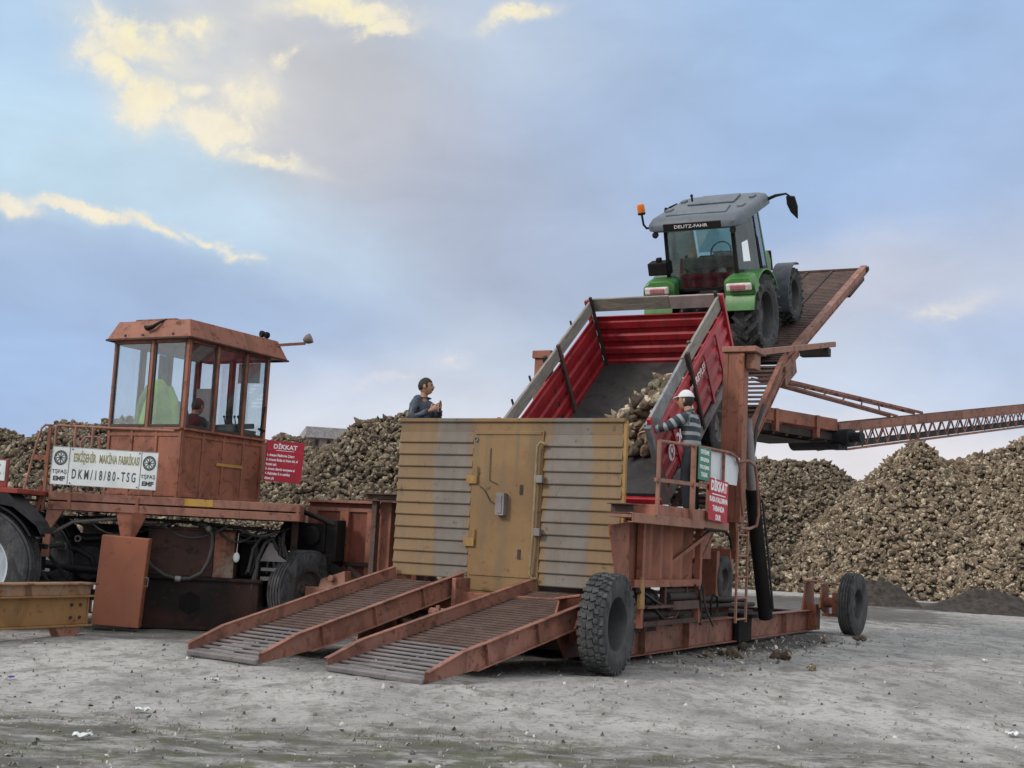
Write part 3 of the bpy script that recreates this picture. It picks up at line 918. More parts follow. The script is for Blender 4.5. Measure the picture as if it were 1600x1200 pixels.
def grass():
    r = np.random.default_rng(8); vs = []; fs = []
    for c_ in range(210):
        yy = 8.0 + 2.3 * r.random() ** 1.3; xx = (r.random() - .42) * 9.5
        if fbm(np.array([xx * .6]), np.array([yy * 1.4]), 77)[0] < .02: continue
        for k in range(16):
            bx = xx + r.normal() * .07; by = yy + r.normal() * .07
            hgt = .014 + .022 * r.random(); a = r.random() * 6.28; w = .004
            lx, ly = r.normal() * .025, r.normal() * .025
            z = float(ground_z(bx, by))
            o = len(vs)
            vs += [(bx - w * math.cos(a), by - w * math.sin(a), z), (bx + w * math.cos(a), by + w * math.sin(a), z), (bx + lx, by + ly, z + hgt)]
            fs.append((o, o + 1, o + 2))
    me = bpy.data.meshes.new('short_grass'); me.from_pydata(vs, [], fs)
    m, t, b = new_mat('grass_blade')
    g = nd(t, 'ShaderNodeNewGeometry').outputs['Random Per Island']
    put(t, b.inputs['Base Color'], mixc(t, g, (.09, .11, .04), (.20, .19, .10))); b.inputs['Roughness'].default_value = .8
    me.materials.append(m)
    o = bpy.data.objects.new('short_grass', me); COL.objects.link(o)
    tag(o, 'thin short grass and moss in the ruts', 'grass', None, 'stuff')
grass()

def scrap(px, py, s, label, seed, mat, cat='litter'):
    x, y = gpt(px, py); r = np.random.default_rng(seed)
    n = 7; vs = []; fs = []
    for i in range(n):
        for j in range(n):
            vs.append(((i / (n - 1) - .5) * s * (1 + .3 * r.random()), (j / (n - 1) - .5) * s * .7, s * .30 * r.random() + .012 + s * .25 * abs(i / (n - 1) - .5)))
    for i in range(n - 1):
        for j in range(n - 1): fs.append((i * n + j, (i + 1) * n + j, (i + 1) * n + j + 1, i * n + j + 1))
    mb = MB(); mb.add(vs, fs)
    o = mb.build('paper_scrap', mat, None, T(x, y, float(ground_z(x, y))) @ RZ(r.random() * 90), 40)
    sdf = o.modifiers.new('thickness', 'SOLIDIFY'); sdf.thickness = .003
    tag(o, label, cat, 'litter lying on the yard')
scrap(224, 1108, .10, 'folded white paper scrap in front of the left ramp', 1, WHITEP)
scrap(129, 1154, .11, 'white paper scrap nearest the bottom left corner', 2, WHITEP)
scrap(335, 1062, .10, 'crumpled pale wrapper just below the left ramp', 3, plain('wrapper', (.5, .5, .48)))
scrap(17, 1060, .06, 'small blue wrapper near the left edge', 4, plain('blue_wrapper', (.05, .05, .4)))
scrap(1582, 1152, .11, 'white paper scrap near the bottom right corner', 5, WHITEP)
scrap(1538, 1034, .12, 'white paper scrap at the far right of the yard', 6, WHITEP)

# ================================================================ beet unloading machine
UN = empty('beet_unloader', MM)
tag(UN, 'large rusty orange tipping machine with yellow gate, two drive-on ramps and a steep raised platform', 'beet unloader')

# --- skid frame
def beam(name, p0, p1, w, h, mat, parent=UN, bev=.006):
    mb = MB(); mb.ibeam(p0, p1, w, h); return mb.build(name, mat, parent, None, None, bev, 1)
beam('side_beam', (-.56, .7, .24), (-.56, 11.4, .24), .22, .40, ORANGE_DUSTY)
beam('side_beam', (-3.95, .7, .24), (-3.95, 11.4, .24), .22, .40, ORANGE_DUSTY)
for a in (1.5, 3.7, 8.3, 11.28):
    mb = MB(); mb.ibeam((-3.83, a, .26), (-.68, a, .26), .2, .32); mb.build('cross_beam', ORANGE_DARK, UN)
mb = MB(); mb.b2((-.5, 6.55, .03), (-.42, 7.25, .50)); mb.b2((-.62, 6.55, .44), (-.2, 7.3, .50)); mb.build('cylinder_foot', BLACK, UN, None, None, .01)
for a in (2.5, 4.25, 9.5):
    mb = MB(); mb.b2((-.555, a, .06), (-.452, a + .02, .42)); mb.build('stiffener', ORANGE_DUSTY, UN)

# --- front beam carrying the ramps and the wheel bracket
mb = MB(); mb.b2((-3.75, .72, .52), (-.35, 1.02, .80)); mb.build('front_beam', ORANGE, UN, None, None, .01)
mb = MB(); mb.b2((-3.7, 1.05, .45), (-.4, 1.35, .62)); mb.b2((-3.6, 1.5, .35), (-.5, 3.0, .5)); mb.build('floor_plate', RUST_DARK, UN)
def wheel_bracket(l, s):
    mb = MB()
    mb.poly([(l, -.32, .52), (l, -.05, .92), (l, .55, 1.0), (l, 1.0, .80), (l, .95, .12), (l, .15, .12)], .03, (1, 0, 0))
    mb.poly([(l - s * .34, -.22, .52), (l - s * .34, -.05, .84), (l - s * .34, .75, .88), (l - s * .34, .95, .12), (l - s * .34, .15, .12)], .03, (1, 0, 0))
    mb.bar((l, -.02, .90), (l - s * .34, -.02, .84), .3, .03)
    mb.b2((l - s * .3, .2, .3), (l + .02, .6, .55))
    mb.tube([(l - .2, 0, .6), (l + .2, 0, .6)], .09, 16)
    return mb.build('wheel_bracket', ORANGE, UN, None, None, .008)
wheel_bracket(-.24, 1)
wheel('wheel', UN, T(.05, 0, .588) @ RZ(3), .585, .32, .32, RIMG, 'lug', 1, 'big lugged tyre at the front corner', hub=-.85)
wheel('wheel', UN, T(.28, 11.55, .6) @ RZ(-4), .60, .30, .30, RIMG, 'rib', 1, 'ribbed tyre at the far rear end', hub=-.1)
mb = MB()
mb.b2((-.66, 11.4, .05), (-.40, 11.75, .55)); mb.poly([(-.62, 11.1, .44), (-.62, 11.35, .95), (-.62, 11.9, 1.05), (-.62, 12.0, .2), (-.62, 11.7, .05)], .04, (1, 0, 0))
mb.poly([(-.3, 11.2, .5), (-.3, 11.35, .95), (-.3, 11.8, 1.0), (-.3, 11.95, .3)], .04, (1, 0, 0))
mb.bar((-.62, 11.4, 1.0), (-.28, 11.4, 1.0), .4, .03)
mb.tube([(-.3, 11.55, .6), (.2, 11.55, .6)], .10, 16); mb.b2((-.1, 11.45, .38), (.05, 12.0, .8)); mb.bar((-.3, 11.5, .36), (.15, 11.5, .36), .05, .06)
mb.build('wheel_bracket', ORANGE, UN, None, None, .008)
LW = MM.inverted() @ UM @ Vector((3.74, .78, .6))
wheel('wheel', UN, T(*LW) @ RZ(-8), .61, .32, .30, RIMD, 'rib', 1, 'worn tyre with rusty hub left of the ramps', hub=.15)
mb = MB()
x, y = LW.x, LW.y
mb.poly([(x + .30, y - .1, .58), (x + .32, y - .02, .80), (x + .74, y - .02, .94), (x + .80, y - .06, .64)], .36, (0, 1, 0))
mb.b2((x + .1, y - .10, .50), (x + 1.3, y + .14, .68)); mb.tube([(x + .56, y - .12, .82), (x + .56, y + .36, .82)], .05, 14)
mb.build('wheel_bracket', ORANGE_PALE, UN, None, None, .015)

# --- drive-on ramps
def ramp(lc, a0, w, ln, yaw, rise, label):
    pit = math.degrees(math.asin(rise / ln))
    o = empty('loading_ramp', T(lc, a0, .03) @ RZ(-yaw) @ RX(pit), UN)
    o['label'] = label
    h = w / 2
    for s in (-1, 1):
        mb = MB()
        x = s * h
        prof = [(0, -.03), (0, .08), (.12, .095), (.55, .148), (ln, .148), (ln, -.10), (.75, -.10)]
        mb.poly([(x, y, z) for y, z in prof], s * .012, (1, 0, 0))
        # top flange follows the edge, with its kink near the toe
        for (q0, q1) in (((.02, .087), (.16, .10)), ((.15, .10), (.56, .153)), ((.55, .153), (ln, .153))):
            mb.bar((x + s * .03, q0[0], q0[1]), (x + s * .03, q1[0], q1[1]), .075, .014)
        mb.bar((x + s * .03, .75, -.10), (x + s * .03, ln, -.10), .07, .014)
        for k in range(3): mb.b2((x + s * .012, .95 + k * .9, -.095), (x + s * .06, .965 + k * .9, .143))
        mb.build('side_rail', ORANGE_DUSTY, o, None, None, .003, 1)
    mb = MB()
    for k in range(9): mb.b2((-h, .05 + k * .125, .004), (h, .105 + k * .125, .016))
    mb.b2((-.012, .0, -.05), (.012, 1.1, .0035)); mb.build('toe_grating', GREYSTEEL, o)
    mb = MB()
    n = int((ln - 1.17) / .095)
    for k in range(n): mb.b2((-h, 1.17 + k * .095, -.006), (h, 1.17 + k * .095 + .058, .016))
    for x in (-h * .5, 0, h * .5): mb.b2((x - .012, 1.1, -.07), (x + .012, ln, -.0065))
    mb.build('deck_grating', RUSTY, o)
    mb = MB(); mb.b2((-h, -.035, -.035), (h, .035, .02)); mb.build('toe_bar', GREYSTEEL, o, None, None, .008)
    mb = MB(); mb.b2((-h + .02, .9, -.10), (h - .02, ln, -.085)); mb.build('belly_plate', RUST_DARK, o)
    return o
ramp(-1.53, -2.50, 1.46, 3.72, 12, .84, 'near drive-on ramp beside the lugged wheel')
ramp(-3.66, -2.42, 1.22, 3.62, 10, .88, 'far drive-on ramp beside the rusty hub wheel')
mb = MB(); mb.b2((-2.42, .55, .50), (-2.36, .95, .98)); mb.b2((-2.75, .30, .35), (-2.3, .5, .48)); mb.tube([(-2.42, .05, .55), (-2.2, .05, .55)], .06, 12); mb.bar((-2.3, .2, .35), (-2.2, -.15, .62), .05, .09)
mb.build('ramp_latch', ORANGE_DUSTY, UN, None, None, .008)

# --- yellow gate: clapboard panels either side of a flat door
def clap(name, l0, l1, z0, z1, rows, a=1.2):
    mb = MB(); hgt = (z1 - z0) / rows
    for k in range(rows):
        b0 = z0 + k * hgt; b1 = b0 + hgt
        # each board leans out towards its lower edge, with a returned lip
        vs = [(l0, a - .035, b0 + .012), (l1, a - .035, b0 + .012), (l1, a - .006, b1), (l0, a - .006, b1), (l0, a + .02, b0), (l1, a + .02, b0), (l1, a + .02, b1), (l0, a + .02, b1), (l0, a - .030, b0), (l1, a - .030, b0)]
        mb.add(vs, [(0, 1, 2, 3), (5, 4, 7, 6), (8, 9, 1, 0), (4, 5, 9, 8), (3, 2, 6, 7), (0, 3, 7, 4, 8), (1, 9, 5, 6, 2)])
    return mb.build(name, GATE, GT)
GT = empty('gate', None, UN)
clap('siding', -3.76, -2.56, .96, 2.98, 12)
clap('siding', -1.47, -.34, .93, 2.94, 12)
mb = MB(); mb.b2((-3.76, 1.19, 2.93), (-.33, 1.24, 3.14)); mb.b2((-3.77, 1.155, 3.10), (-.32, 1.25, 3.15)); mb.build('top_strip', GATE, GT, None, None, .006)
mb = MB(); mb.b2((-2.555, 1.165, .78), (-1.475, 1.23, 2.98)); mb.build('door', GATE, GT, None, None, .01)
for z in (2.93, 1.02, .82):
    mb = MB(); mb.b2((-2.52, 1.150, z), (-1.51, 1.163, z + .04)); mb.build('door_rail', GATE, GT)
for z in (2.25, 1.40):
    mb = MB(); mb.b2((-2.62, 1.13, z), (-2.46, 1.15, z + .11)); mb.tube([(-2.46, 1.135, z), (-2.46, 1.135, z + .24)], .012, 8); mb.build('hinge', YELLOW, GT, None, None, .003)
mb = MB(); mb.box((-2.05, 1.115, 1.98), (.13, .10, .30)); mb.b2((-2.085, 1.055, 1.86), (-2.015, 1.064, 2.10))
jb = mb.build('junction_box', GREYSTEEL, GT, None, None, .008)
mb = MB(); mb.tube([(-2.41, 1.15, 2.22), (-2.33, 1.15, 2.16), (-2.24, 1.15, 2.02), (-2.12, 1.12, 1.97)], .008, 6); mb.build('cable', HOSE, GT)
mb = MB(); mb.tube([(-2.27, 1.155, 2.74), (-2.27, 1.15, 2.62), (-2.265, 1.15, 2.30), (-2.14, 1.15, 2.25)], .006, 6); mb.build('cable', HOSE, GT)
mb = MB(); mb.tube([(-1.44, 1.12, 2.80), (-1.49, 1.10, 2.82), (-1.535, 1.10, 2.77), (-1.54, 1.10, 2.2), (-1.545, 1.10, 1.5), (-1.57, 1.10, 1.08), (-1.53, 1.10, 1.02), (-1.47, 1.12, 1.02)], .02, 10)
mb.build('locking_bar', plain('locking_bar_paint', (.21, .165, .095), .6), GT, None, 60)
for z in (2.28, 1.58):
    mb = MB(); mb.b2((-1.56, 1.085, z), (-1.44, 1.15, z + .10)); mb.build('bar_bracket', GREYSTEEL, GT, None, None, .004)
for z in (2.30, 1.42, 2.45):
    pass
mb = MB(); mb.b2((-1.80, 1.155, 2.12), (-1.755, 1.162, 2.25)); mb.build('slot', RUST_DARK, GT)
mb = MB(); mb.b2((-1.79, 1.155, 1.26), (-1.745, 1.162, 1.39)); mb.build('slot', RUST_DARK, GT)
for (l, z) in ((-2.51, 2.86), (-2.60, 1.04)):
    mb = MB(); mb.tube([(l + .03 * math.cos(k * .63), 1.15, z + .03 * math.sin(k * .63)) for k in range(11)], .007, 6); mb.build('ring', GREYSTEEL, GT)
mb = MB(); mb.chan((-.30, 1.22, 1.72), (-.30, 1.22, 3.12), .05, .06, .01, (0, 1, 0)); mb.build('edge_post', YELLOW, GT)
mb = MB()
for k in range(4): mb.b2((-3.6 + k * .92, 1.25, .9), (-3.54 + k * .92, 1.33, 3.1))
mb.b2((-3.7, 1.34, 2.2), (-.4, 1.40, 2.3)); mb.build('back_frame', YELLOW, GT)

# --- wing wall left of the gate and hopper sides
mb = MB(); mb.b2((-6.1, 2.30, .45), (-3.85, 2.33, 1.97)); mb.build('wing_wall', paint('wing_wall_paint', (.19, .055, .036), (.13, .042, .03), rust=.55, dirt=.5, dirtc=(.07, .045, .04)), UN)
mb = MB(); mb.b2((-6.1, 2.16, 1.95), (-4.35, 2.36, 1.99)); mb.b2((-6.1, 2.26, 1.82), (-4.35, 2.30, 1.88)); mb.build('wall_cap', ORANGE_DUSTY, UN, None, None, .005)
for l in (-6.05, -5.45, -4.95):
    mb = MB(); mb.b2((l, 2.22, .5), (l + .16, 2.297, 1.82)); mb.build('rib', ORANGE, UN, None, None, .006)
mb = MB(); mb.b2((-4.32, 1.62, .40), (-4.12, 1.797, 1.97)); mb.build('post', ORANGE, UN, None, None, .01)
mb = MB(); mb.ibeam((-4.5, 1.5, 2.03), (-3.9, 1.5, 2.03), .25, .11); mb.build('stub_beam', RUSTY, UN)
mb = MB(); mb.b2((-6.1, 2.18, 1.0), (-4.35, 2.297, 1.06)); mb.bar((-4.9, 1.75, .98), (-4.2, 1.72, .62), .06, .06); mb.build('rail', ORANGE_DARK, UN)
mb = MB(); mb.b2((-6.2, 1.85, 1.18), (-5.45, 2.14, 1.62)); mb.b2((-5.45, 1.88, 1.05), (-5.25, 2.12, 1.68)); mb.lathe([(.001, 0), (.13, 0), (.15, .03), (.15, .08), (.11, .10), (.001, .10)], 22, T(-5.65, 1.85, 1.42) @ RZ(-90)); mb.b2((-6.2, 1.85, .98), (-5.3, 2.12, 1.16)); mb.build('motor', BLACK, UN, None, 40, .015)
mb = MB(); mb.tube([(-6.3, 1.85, 1.4), (-6.1, 1.84, 1.74), (-5.85, 1.84, 1.78), (-5.5, 1.86, 1.68), (-5.3, 1.9, 1.6)], .04, 10); mb.build('belt_guard', BLACK, UN, None, 60)
mb = MB(); mb.b2((-6.0, 1.9, .5), (-4.6, 2.15, .62)); mb.bar((-5.4, 1.9, 1.0), (-4.5, 1.9, .62), .08, .12); mb.build('motor_bracket', BLACK, UN)
# right hopper wall, corrugated
mb = MB()
N = 26; pts = []
for k in range(N + 1):
    a = 1.28 + 2.62 * k / N
    pts.append((a, -.44 - (.07 if (k // 2) % 2 else 0)))
vs = []
for a, l in pts: vs += [(l, a, 1.06), (l, a, 1.84), (l - .02, a, 1.06), (l - .02, a, 1.84)]
fs = []
for k in range(N):
    o = 4 * k; fs += [(o, o + 4, o + 5, o + 1), (o + 2, o + 3, o + 7, o + 6)]
mb.add(vs, fs)
mb.build('hopper_wall', ORANGE, UN, T(.16, 0, 0))
mb = MB(); mb.poly([(-.36, .62, 1.75), (-.36, 1.25, 1.82), (-.36, 1.30, .98), (-.36, 1.1, .86), (-.36, .88, 1.15)], .03, (1, 0, 0)); mb.build('gusset', ORANGE, UN, T(.1, 0, 0), None, .006)
mb = MB(); mb.ibeam((-.30, .78, 1.97), (0.02, .78, 1.97), .26, .13); mb.build('stub_beam', RUSTY, UN, None, None, .004, 1)
for a, w in ((1.62, .09), (3.86, .10)):
    mb = MB(); mb.b2((-.42, a, .45), (-.33, a + w, 1.82)); mb.build('post', ORANGE, UN, T(.15, 0, 0), None, .006)
mb = MB(); mb.b2((-.46, 1.35, .98), (-.32, 3.9, 1.08)); mb.build('rail', ORANGE, UN, T(.15, 0, 0), None, .006)
mb = MB(); mb.b2((-.44, 2.55, .72), (-.36, 2.62, .97)); mb.b2((-.44, 3.4, .72), (-.36, 3.47, .97)); mb.b2((-.44, 1.75, .46), (-.34, 3.85, .53)); mb.build('frame', ORANGE_DARK, UN, T(.15, 0, 0), None, .005)
mb = MB(); mb.b2((-.52, 1.8, .70), (-.30, 2.75, .735)); mb.b2((-.50, 2.8, .66), (-.32, 3.85, .78)); mb.build('tray', RUSTY, UN, T(.15, 0, 0), None, .005)
mb = MB(); mb.b2((-3.4, 3.4, .3), (-.9, 3.45, 1.0)); mb.b2((-1.0, 1.5, .35), (-.95, 3.9, 1.05)); mb.b2((-3.9, 4.0, .3), (-1.2, 4.05, 1.3)); mb.build('sump_plate', RUST_DARK, UN)
# pump, valve block, cylinders and hoses
mb = MB()
mb.tube([(-.62, 1.55, .86), (-.40, 1.60, .86)], .05, 14); mb.tube([(-.30, 1.42, .95), (-.44, 1.98, .83)], .028, 10)
mb.lathe([(.001, 0), (.09, 0), (.10, .04), (.10, .30), (.13, .31), (.13, .35), (.06, .36), (.06, .45), (.001, .45)], 20, T(-.5, 2.0, .82) @ RZ(90))
mb.build('pump', DARK, UN, T(.15, 0, 0), 40)
mb = MB(); mb.tube([(-.42, 2.6, .92), (-.42, 3.75, .92)], .045, 14); mb.tube([(-.38, 2.7, .84), (-.38, 3.8, .84)], .055, 14); mb.tube([(-.5, 1.7, .60), (-.5, 3.6, .60)], .06, 14); mb.build('hydraulic_cylinder', RUST_DARK, UN, T(.15, 0, 0), 40)
mb = MB(); mb.poly([(-.36, 1.52, .70), (-.36, 1.55, 1.0), (-.36, 1.62, 1.12), (-.36, 1.68, .98), (-.36, 1.70, .70)], .05, (1, 0, 0)); mb.build('lever', YELLOW, UN, T(.15, 0, 0), None, .01)
for k, (p0, p1, sag) in enumerate([((-.4, 1.9, .9), (-.4, 3.7, .8), .16), ((-.35, 3.6, 1.0), (-.3, 4.0, .5), -.1), ((-.45, 2.2, .75), (-.42, 3.3, .55), .1), ((-.28, 3.82, 1.02), (-.3, 3.95, .42), .05), ((-.28, 4.0, .98), (-.25, 4.2, .40), .04)]):
    pts = []
    for i in range(13):
        f = i / 12; q = lerp(p0, p1, f); pts.append((q[0] + .05 * math.sin(3 * f + k), q[1], q[2] - sag * math.sin(math.pi * f)))
    mb = MB(); mb.tube(pts, .016, 8); mb.build('hose', HOSE, UN, T(.15, 0, 0), 60)
mb = MB(); mb.tube([(-.30, 4.1, .98), (-.26, 4.05, .62), (-.26, 4.2, .42)], .03, 10); mb.b2((-.35, 3.98, .75), (-.25, 4.12, 1.0)); mb.lathe([(.001, 0), (.1, 0), (.1, .05), (.001, .05)], 18, T(-.3, 4.08, .92)); mb.build('valve', ORANGE_DUSTY, UN, None, 40)
# small inner ladder and pipe loop
mb = MB()
for x in (4.35, 4.62): mb.tube([(-.42, x, .45), (-.52, x - .1, .98)], .014, 8)
for k in range(5): mb.tube([(-.43 - .02 * k, 4.34 - .02 * k, .5 + k * .1), (-.43 - .02 * k, 4.62 - .02 * k, .5 + k * .1)], .010, 6)
mb.build('step_frame', ORANGE_DARK, UN)
mb = MB(); mb.tube([(-.46, 4.9, .47), (-.46, 5.4, .5), (-.46, 5.55, .62), (-.46, 5.5, .78), (-.46, 5.3, .82), (-.46, 5.2, .7), (-.46, 5.25, .5)], .018, 8); mb.build('pipe', BLACK, UN, None, 60)
mb = MB(); mb.tube([(-.8, 4.3, .75), (-.8, 8.0, .68)], .05, 12); mb.tube([(-.7, 4.3, .62), (-.7, 8.2, .60)], .04, 12); mb.b2((-3.5, 4.5, .42), (-.7, 8.2, .50)); mb.build('hydraulic_pipe', RUST_DARK, UN, None, 40)
wheel('wheel', UN, T(-.95, 7.05, 1.02), .40, .26, .20, RIMD, 'rib', 1, 'small spare wheel behind the ladder')
mb = MB(); mb.b2((-1.6, 6.6, .45), (-.85, 6.75, 1.5)); mb.b2((-1.3, 7.35, .45), (-.86, 7.5, 1.55)); mb.b2((-1.2, 5.1, 1.36), (-.85, 6.3, 1.76)); mb.b2((-1.2, 6.1, .5), (-1.05, 6.3, 1.4)); mb.build('hopper_leg', ORANGE, UN, None, None, .01)

# --- operator platform with railing and ladder
mb = MB(); mb.b2((-.62, 1.42, 1.86), (.08, 4.30, 1.90)); mb.b2((-.22, .55, 1.858), (.08, 1.42, 1.898)); mb.chan((.09, .55, 1.86), (.09, 4.30, 1.86), .05, .12, .012, (0, 0, 1), -1); mb.build('operator_floor', ORANGE_PALE, UN, None, None, .004, 1)
mb = MB(); mb.bar((.04, 3.75, 1.80), (-.36, 3.05, 1.28), .05, .05); mb.bar((-.1, 4.0, 1.80), (-.36, 3.9, 1.5), .05, .05); mb.build('brace', ORANGE_PALE, UN)
mb = MB(); mb.tube([(.10, 3.2, 1.80), (.10, 4.15, 1.79), (.11, 4.32, 1.72), (.12, 4.38, 1.55)], .022, 10); mb.build('pipe', BLACK, UN, None, 60)
RL = empty('railing', None, UN)
def tubep(name, pts, r, mat, parent, n=8):
    mb = MB(); mb.tube(pts, r, n); return mb.build(name, mat, parent, None, 60)
tubep('top_rail', [(.10, 1.33, 2.87), (.10, 2.0, 2.90), (.10, 2.7, 2.93), (.10, 3.6, 2.95), (.10, 4.25, 2.96), (.10, 4.55, 2.92), (.10, 4.72, 2.80), (.10, 4.85, 2.30), (.10, 4.95, 2.05)], .023, ORANGE_DUSTY, RL)
mb = MB(); mb.bar((.10, 1.25, 2.37), (.10, 3.3, 2.41), .035, .05); mb.build('mid_rail', ORANGE_PALE, RL)
for a, w, z1 in ((1.35, .045, 2.88), (2.66, .06, 2.93), (3.30, .045, 2.94), (3.95, .04, 2.95)):
    mb = MB(); mb.b2((.10 - w / 2, a - w / 2, 1.92), (.10 + w / 2, a + w / 2, z1)); mb.build('post', ORANGE_PALE if a < 3 else ORANGE_DUSTY, RL)
tubep('hand_rail', [(.12, 4.55, 2.85), (.16, 5.0, 2.90), (.18, 5.25, 2.84), (.18, 5.38, 2.6), (.18, 5.5, 2.1), (.18, 5.40, 1.92), (.15, 5.1, 1.86), (.12, 4.75, 1.86)], .024, ORANGE_DUSTY, RL)
tubep('hand_rail', [(-.45, 4.3, 1.92), (-.45, 4.32, 2.80), (-.40, 4.36, 2.92), (-.2, 4.38, 2.96), (.10, 4.40, 2.95)], .022, ORANGE_DUSTY, RL)
mb = MB(); mb.poly([(.05, 3.42, 2.50), (.05, 4.72, 2.50), (.05, 4.85, 2.93), (.05, 3.52, 2.93)], .012, (1, 0, 0)); mb.build('white_panel', plain('panel_white', (.62, .66, .70), .4, var=.06), UN)
mb = MB(); mb.box((-.10, 2.15, 1.985), (.36, 1.35, .15), None, 0, (.9, .97)); mb.build('pedal_box', ORANGE, UN, None, None, .012)
for a in (1.85, 2.4):
    mb = MB(); mb.lathe([(.001, 0), (.045, 0), (.04, .012), (.001, .014)], 16, T(.02, a, 2.06) @ RY(-90)); mb.build('button', WHITEP, UN)
mb = MB(); mb.b2((.02, 2.66, 1.91), (.09, 3.5, 2.06)); mb.build('kick_plate', ORANGE_PALE, UN, None, None, .005)
LD = empty('ladder', None, UN)
for a in (4.55, 5.05):
    mb = MB(); mb.b2((.13, a, .45), (.16, a + .045, 1.82)); mb.build('rail', ORANGE_PALE, LD)
for k in range(5):
    mb = MB(); mb.tube([(.145, 4.58, .50 + k * .315), (.145, 5.07, .50 + k * .315)], .017, 8); mb.build('rung', ORANGE_PALE, LD)

# --- columns, lifting cylinder
mb = MB(); mb.b2((-.28, 5.0, 1.95), (.02, 5.30, 4.60)); mb.b2((-.30, 4.985, 1.95), (-.22, 4.999, 4.58)); mb.b2((-.04, 4.985, 1.95), (.04, 4.999, 4.58)); mb.bar((-.2, 5.6, 1.4), (-.2, 5.3, 2.2), .12, .1); mb.build('column', ORANGE, UN, None, None, .012)
mb = MB(); mb.b2((-.32, 4.95, 4.60), (.24, 5.5, 4.69)); mb.b2((.03, 5.1, 4.35), (.18, 5.4, 4.60)); mb.build('column_head', ORANGE_PALE, UN, None, None, .012)
mb = MB(); mb.b2((-4.14, 6.0, .44), (-3.90, 6.3, 4.80)); mb.b2((-4.17, 5.95, 4.74), (-3.80, 6.5, 4.88)); mb.build('column', ORANGE, UN, None, None, .012)
mb = MB(); mb.bar((.12, 5.2, 4.62), (.22, 9.9, 5.50), .09, .10); mb.bar((.17, 7.0, 4.92), (-.28, 6.9, 3.75), .04, .05); mb.build('link_arm', ORANGE_PALE, UN, None, None, .008)
mb = MB(); mb.b2((-.28, 9.35, 5.20), (.26, 9.55, 5.36)); mb.build('arm_pivot', RUST_DARK, UN, None, None, .01)
tubep('lifting_cylinder', [(-.02, 6.70, .46), (-.02, 6.02, 1.9), (-.02, 5.78, 2.5)], .115, BLACK, UN, 20)
tubep('cylinder_rod', [(-.02, 5.78, 2.5), (-.06, 5.50, 3.6)], .085, GREYSTEEL, UN, 16)
tubep('hose', [(.12, 6.62, .6), (.14, 6.2, 1.5), (.12, 5.9, 2.3)], .02, HOSE, UN)

# --- tilting platform
TH1, TH2 = 38.6, 26.0
P1 = T(0, 6.43, 3.11) @ RX(TH1)
S_H, S_F = -4.30, 2.956
F0 = P1 @ Vector((0, S_F, 0))
P2 = T(*F0) @ RX(TH2)
PL = empty('tilting_platform', None, UN)
UP_L = 6.95
def deck(Pm, s0, s1, pitch, barw, name, hbeam):
    for l in (-.36, -3.86):
        mb = MB(); mb.b2((l - .05, s0, 0), (l + .05, s1, hbeam)); mb.b2((l - .075, s0, hbeam), (l + .075, s1, hbeam + .014)); mb.b2((l - .075, s0, -.014), (l + .075, s1, 0))
        mb.build('side_beam', ORANGE_DUSTY if l > -2 else ORANGE, PL, Pm, None, .006, 1)
    mb = MB()
    n = int((s1 - s0) / pitch)
    lanes = [(-3.80, -3.2), (-3.12, -2.62), (-2.54, -1.72), (-1.64, -1.14), (-1.06, -.43)]
    for k in range(n):
        s = s0 + k * pitch
        for (a, b_) in lanes:
            mb.b2((a, s, .05), (b_, s + barw, .064))
    mb.build('deck_grating', RUSTY, PL, Pm)
    mb = MB()
    for l in (-3.16, -2.58, -1.68, -1.10):
        mb.b2((l - .04, s0, -.06), (l + .04, s1, .085))
    for s in np.arange(s0 + .3, s1, 1.35): mb.b2((-3.80, float(s), -.10), (-.43, float(s) + .07, .015))
    mb.build('bearer', RUST_DARK if Pm is P2 else RUSTY, PL, Pm)
deck(P1, S_H, S_F, .15, .066, 'lower', .17)
deck(P2, .02, UP_L, .125, .082, 'upper', .15)
mb = MB(); mb.b2((-3.9, UP_L, .0), (-.28, UP_L + .05, .10)); mb.build('end_plate', RUSTY, PL, P2)
mb = MB(); mb.b2((-.40, UP_L - .02, .0), (-.28, UP_L + .16, .10)); mb.build('stop_block', RUST_DARK, PL, P2, None, .01)
mb = MB(); mb.b2((-.38, -.35, -.30), (-.30, .45, .0)); mb.b2((-.40, -.4, -.02), (-.26, .6, .10)); mb.build('fold_bracket', ORANGE_DUSTY, PL, P2, None, .01)
mb = MB(); mb.bar((-.36, 5.2, -.02), (-.36, 6.7, -.02), .08, .22); mb.build('under_beam', RUST_DARK, PL, P2)
tubep('hose', [P1 @ Vector(q) for q in ((-.2, -.6, .3), (-.16, -.2, .1), (-.18, .3, .35), (-.2, .9, .4))], .035, HOSE, UN)
# catwalk behind the gate, on the left
mb = MB(); mb.b2((-4.35, 1.45, 2.01), (-3.45, 3.2, 2.06)); mb.b2((-4.35, 1.45, .5), (-4.27, 1.53, 2.01)); mb.b2((-4.35, 3.1, .5), (-4.27, 3.2, 2.01)); mb.b2((-3.53, 3.1, .5), (-3.45, 3.2, 2.01)); mb.b2((-3.53, 1.45, .5), (-3.45, 1.53, 2.01)); mb.build('catwalk', RUSTY, UN)

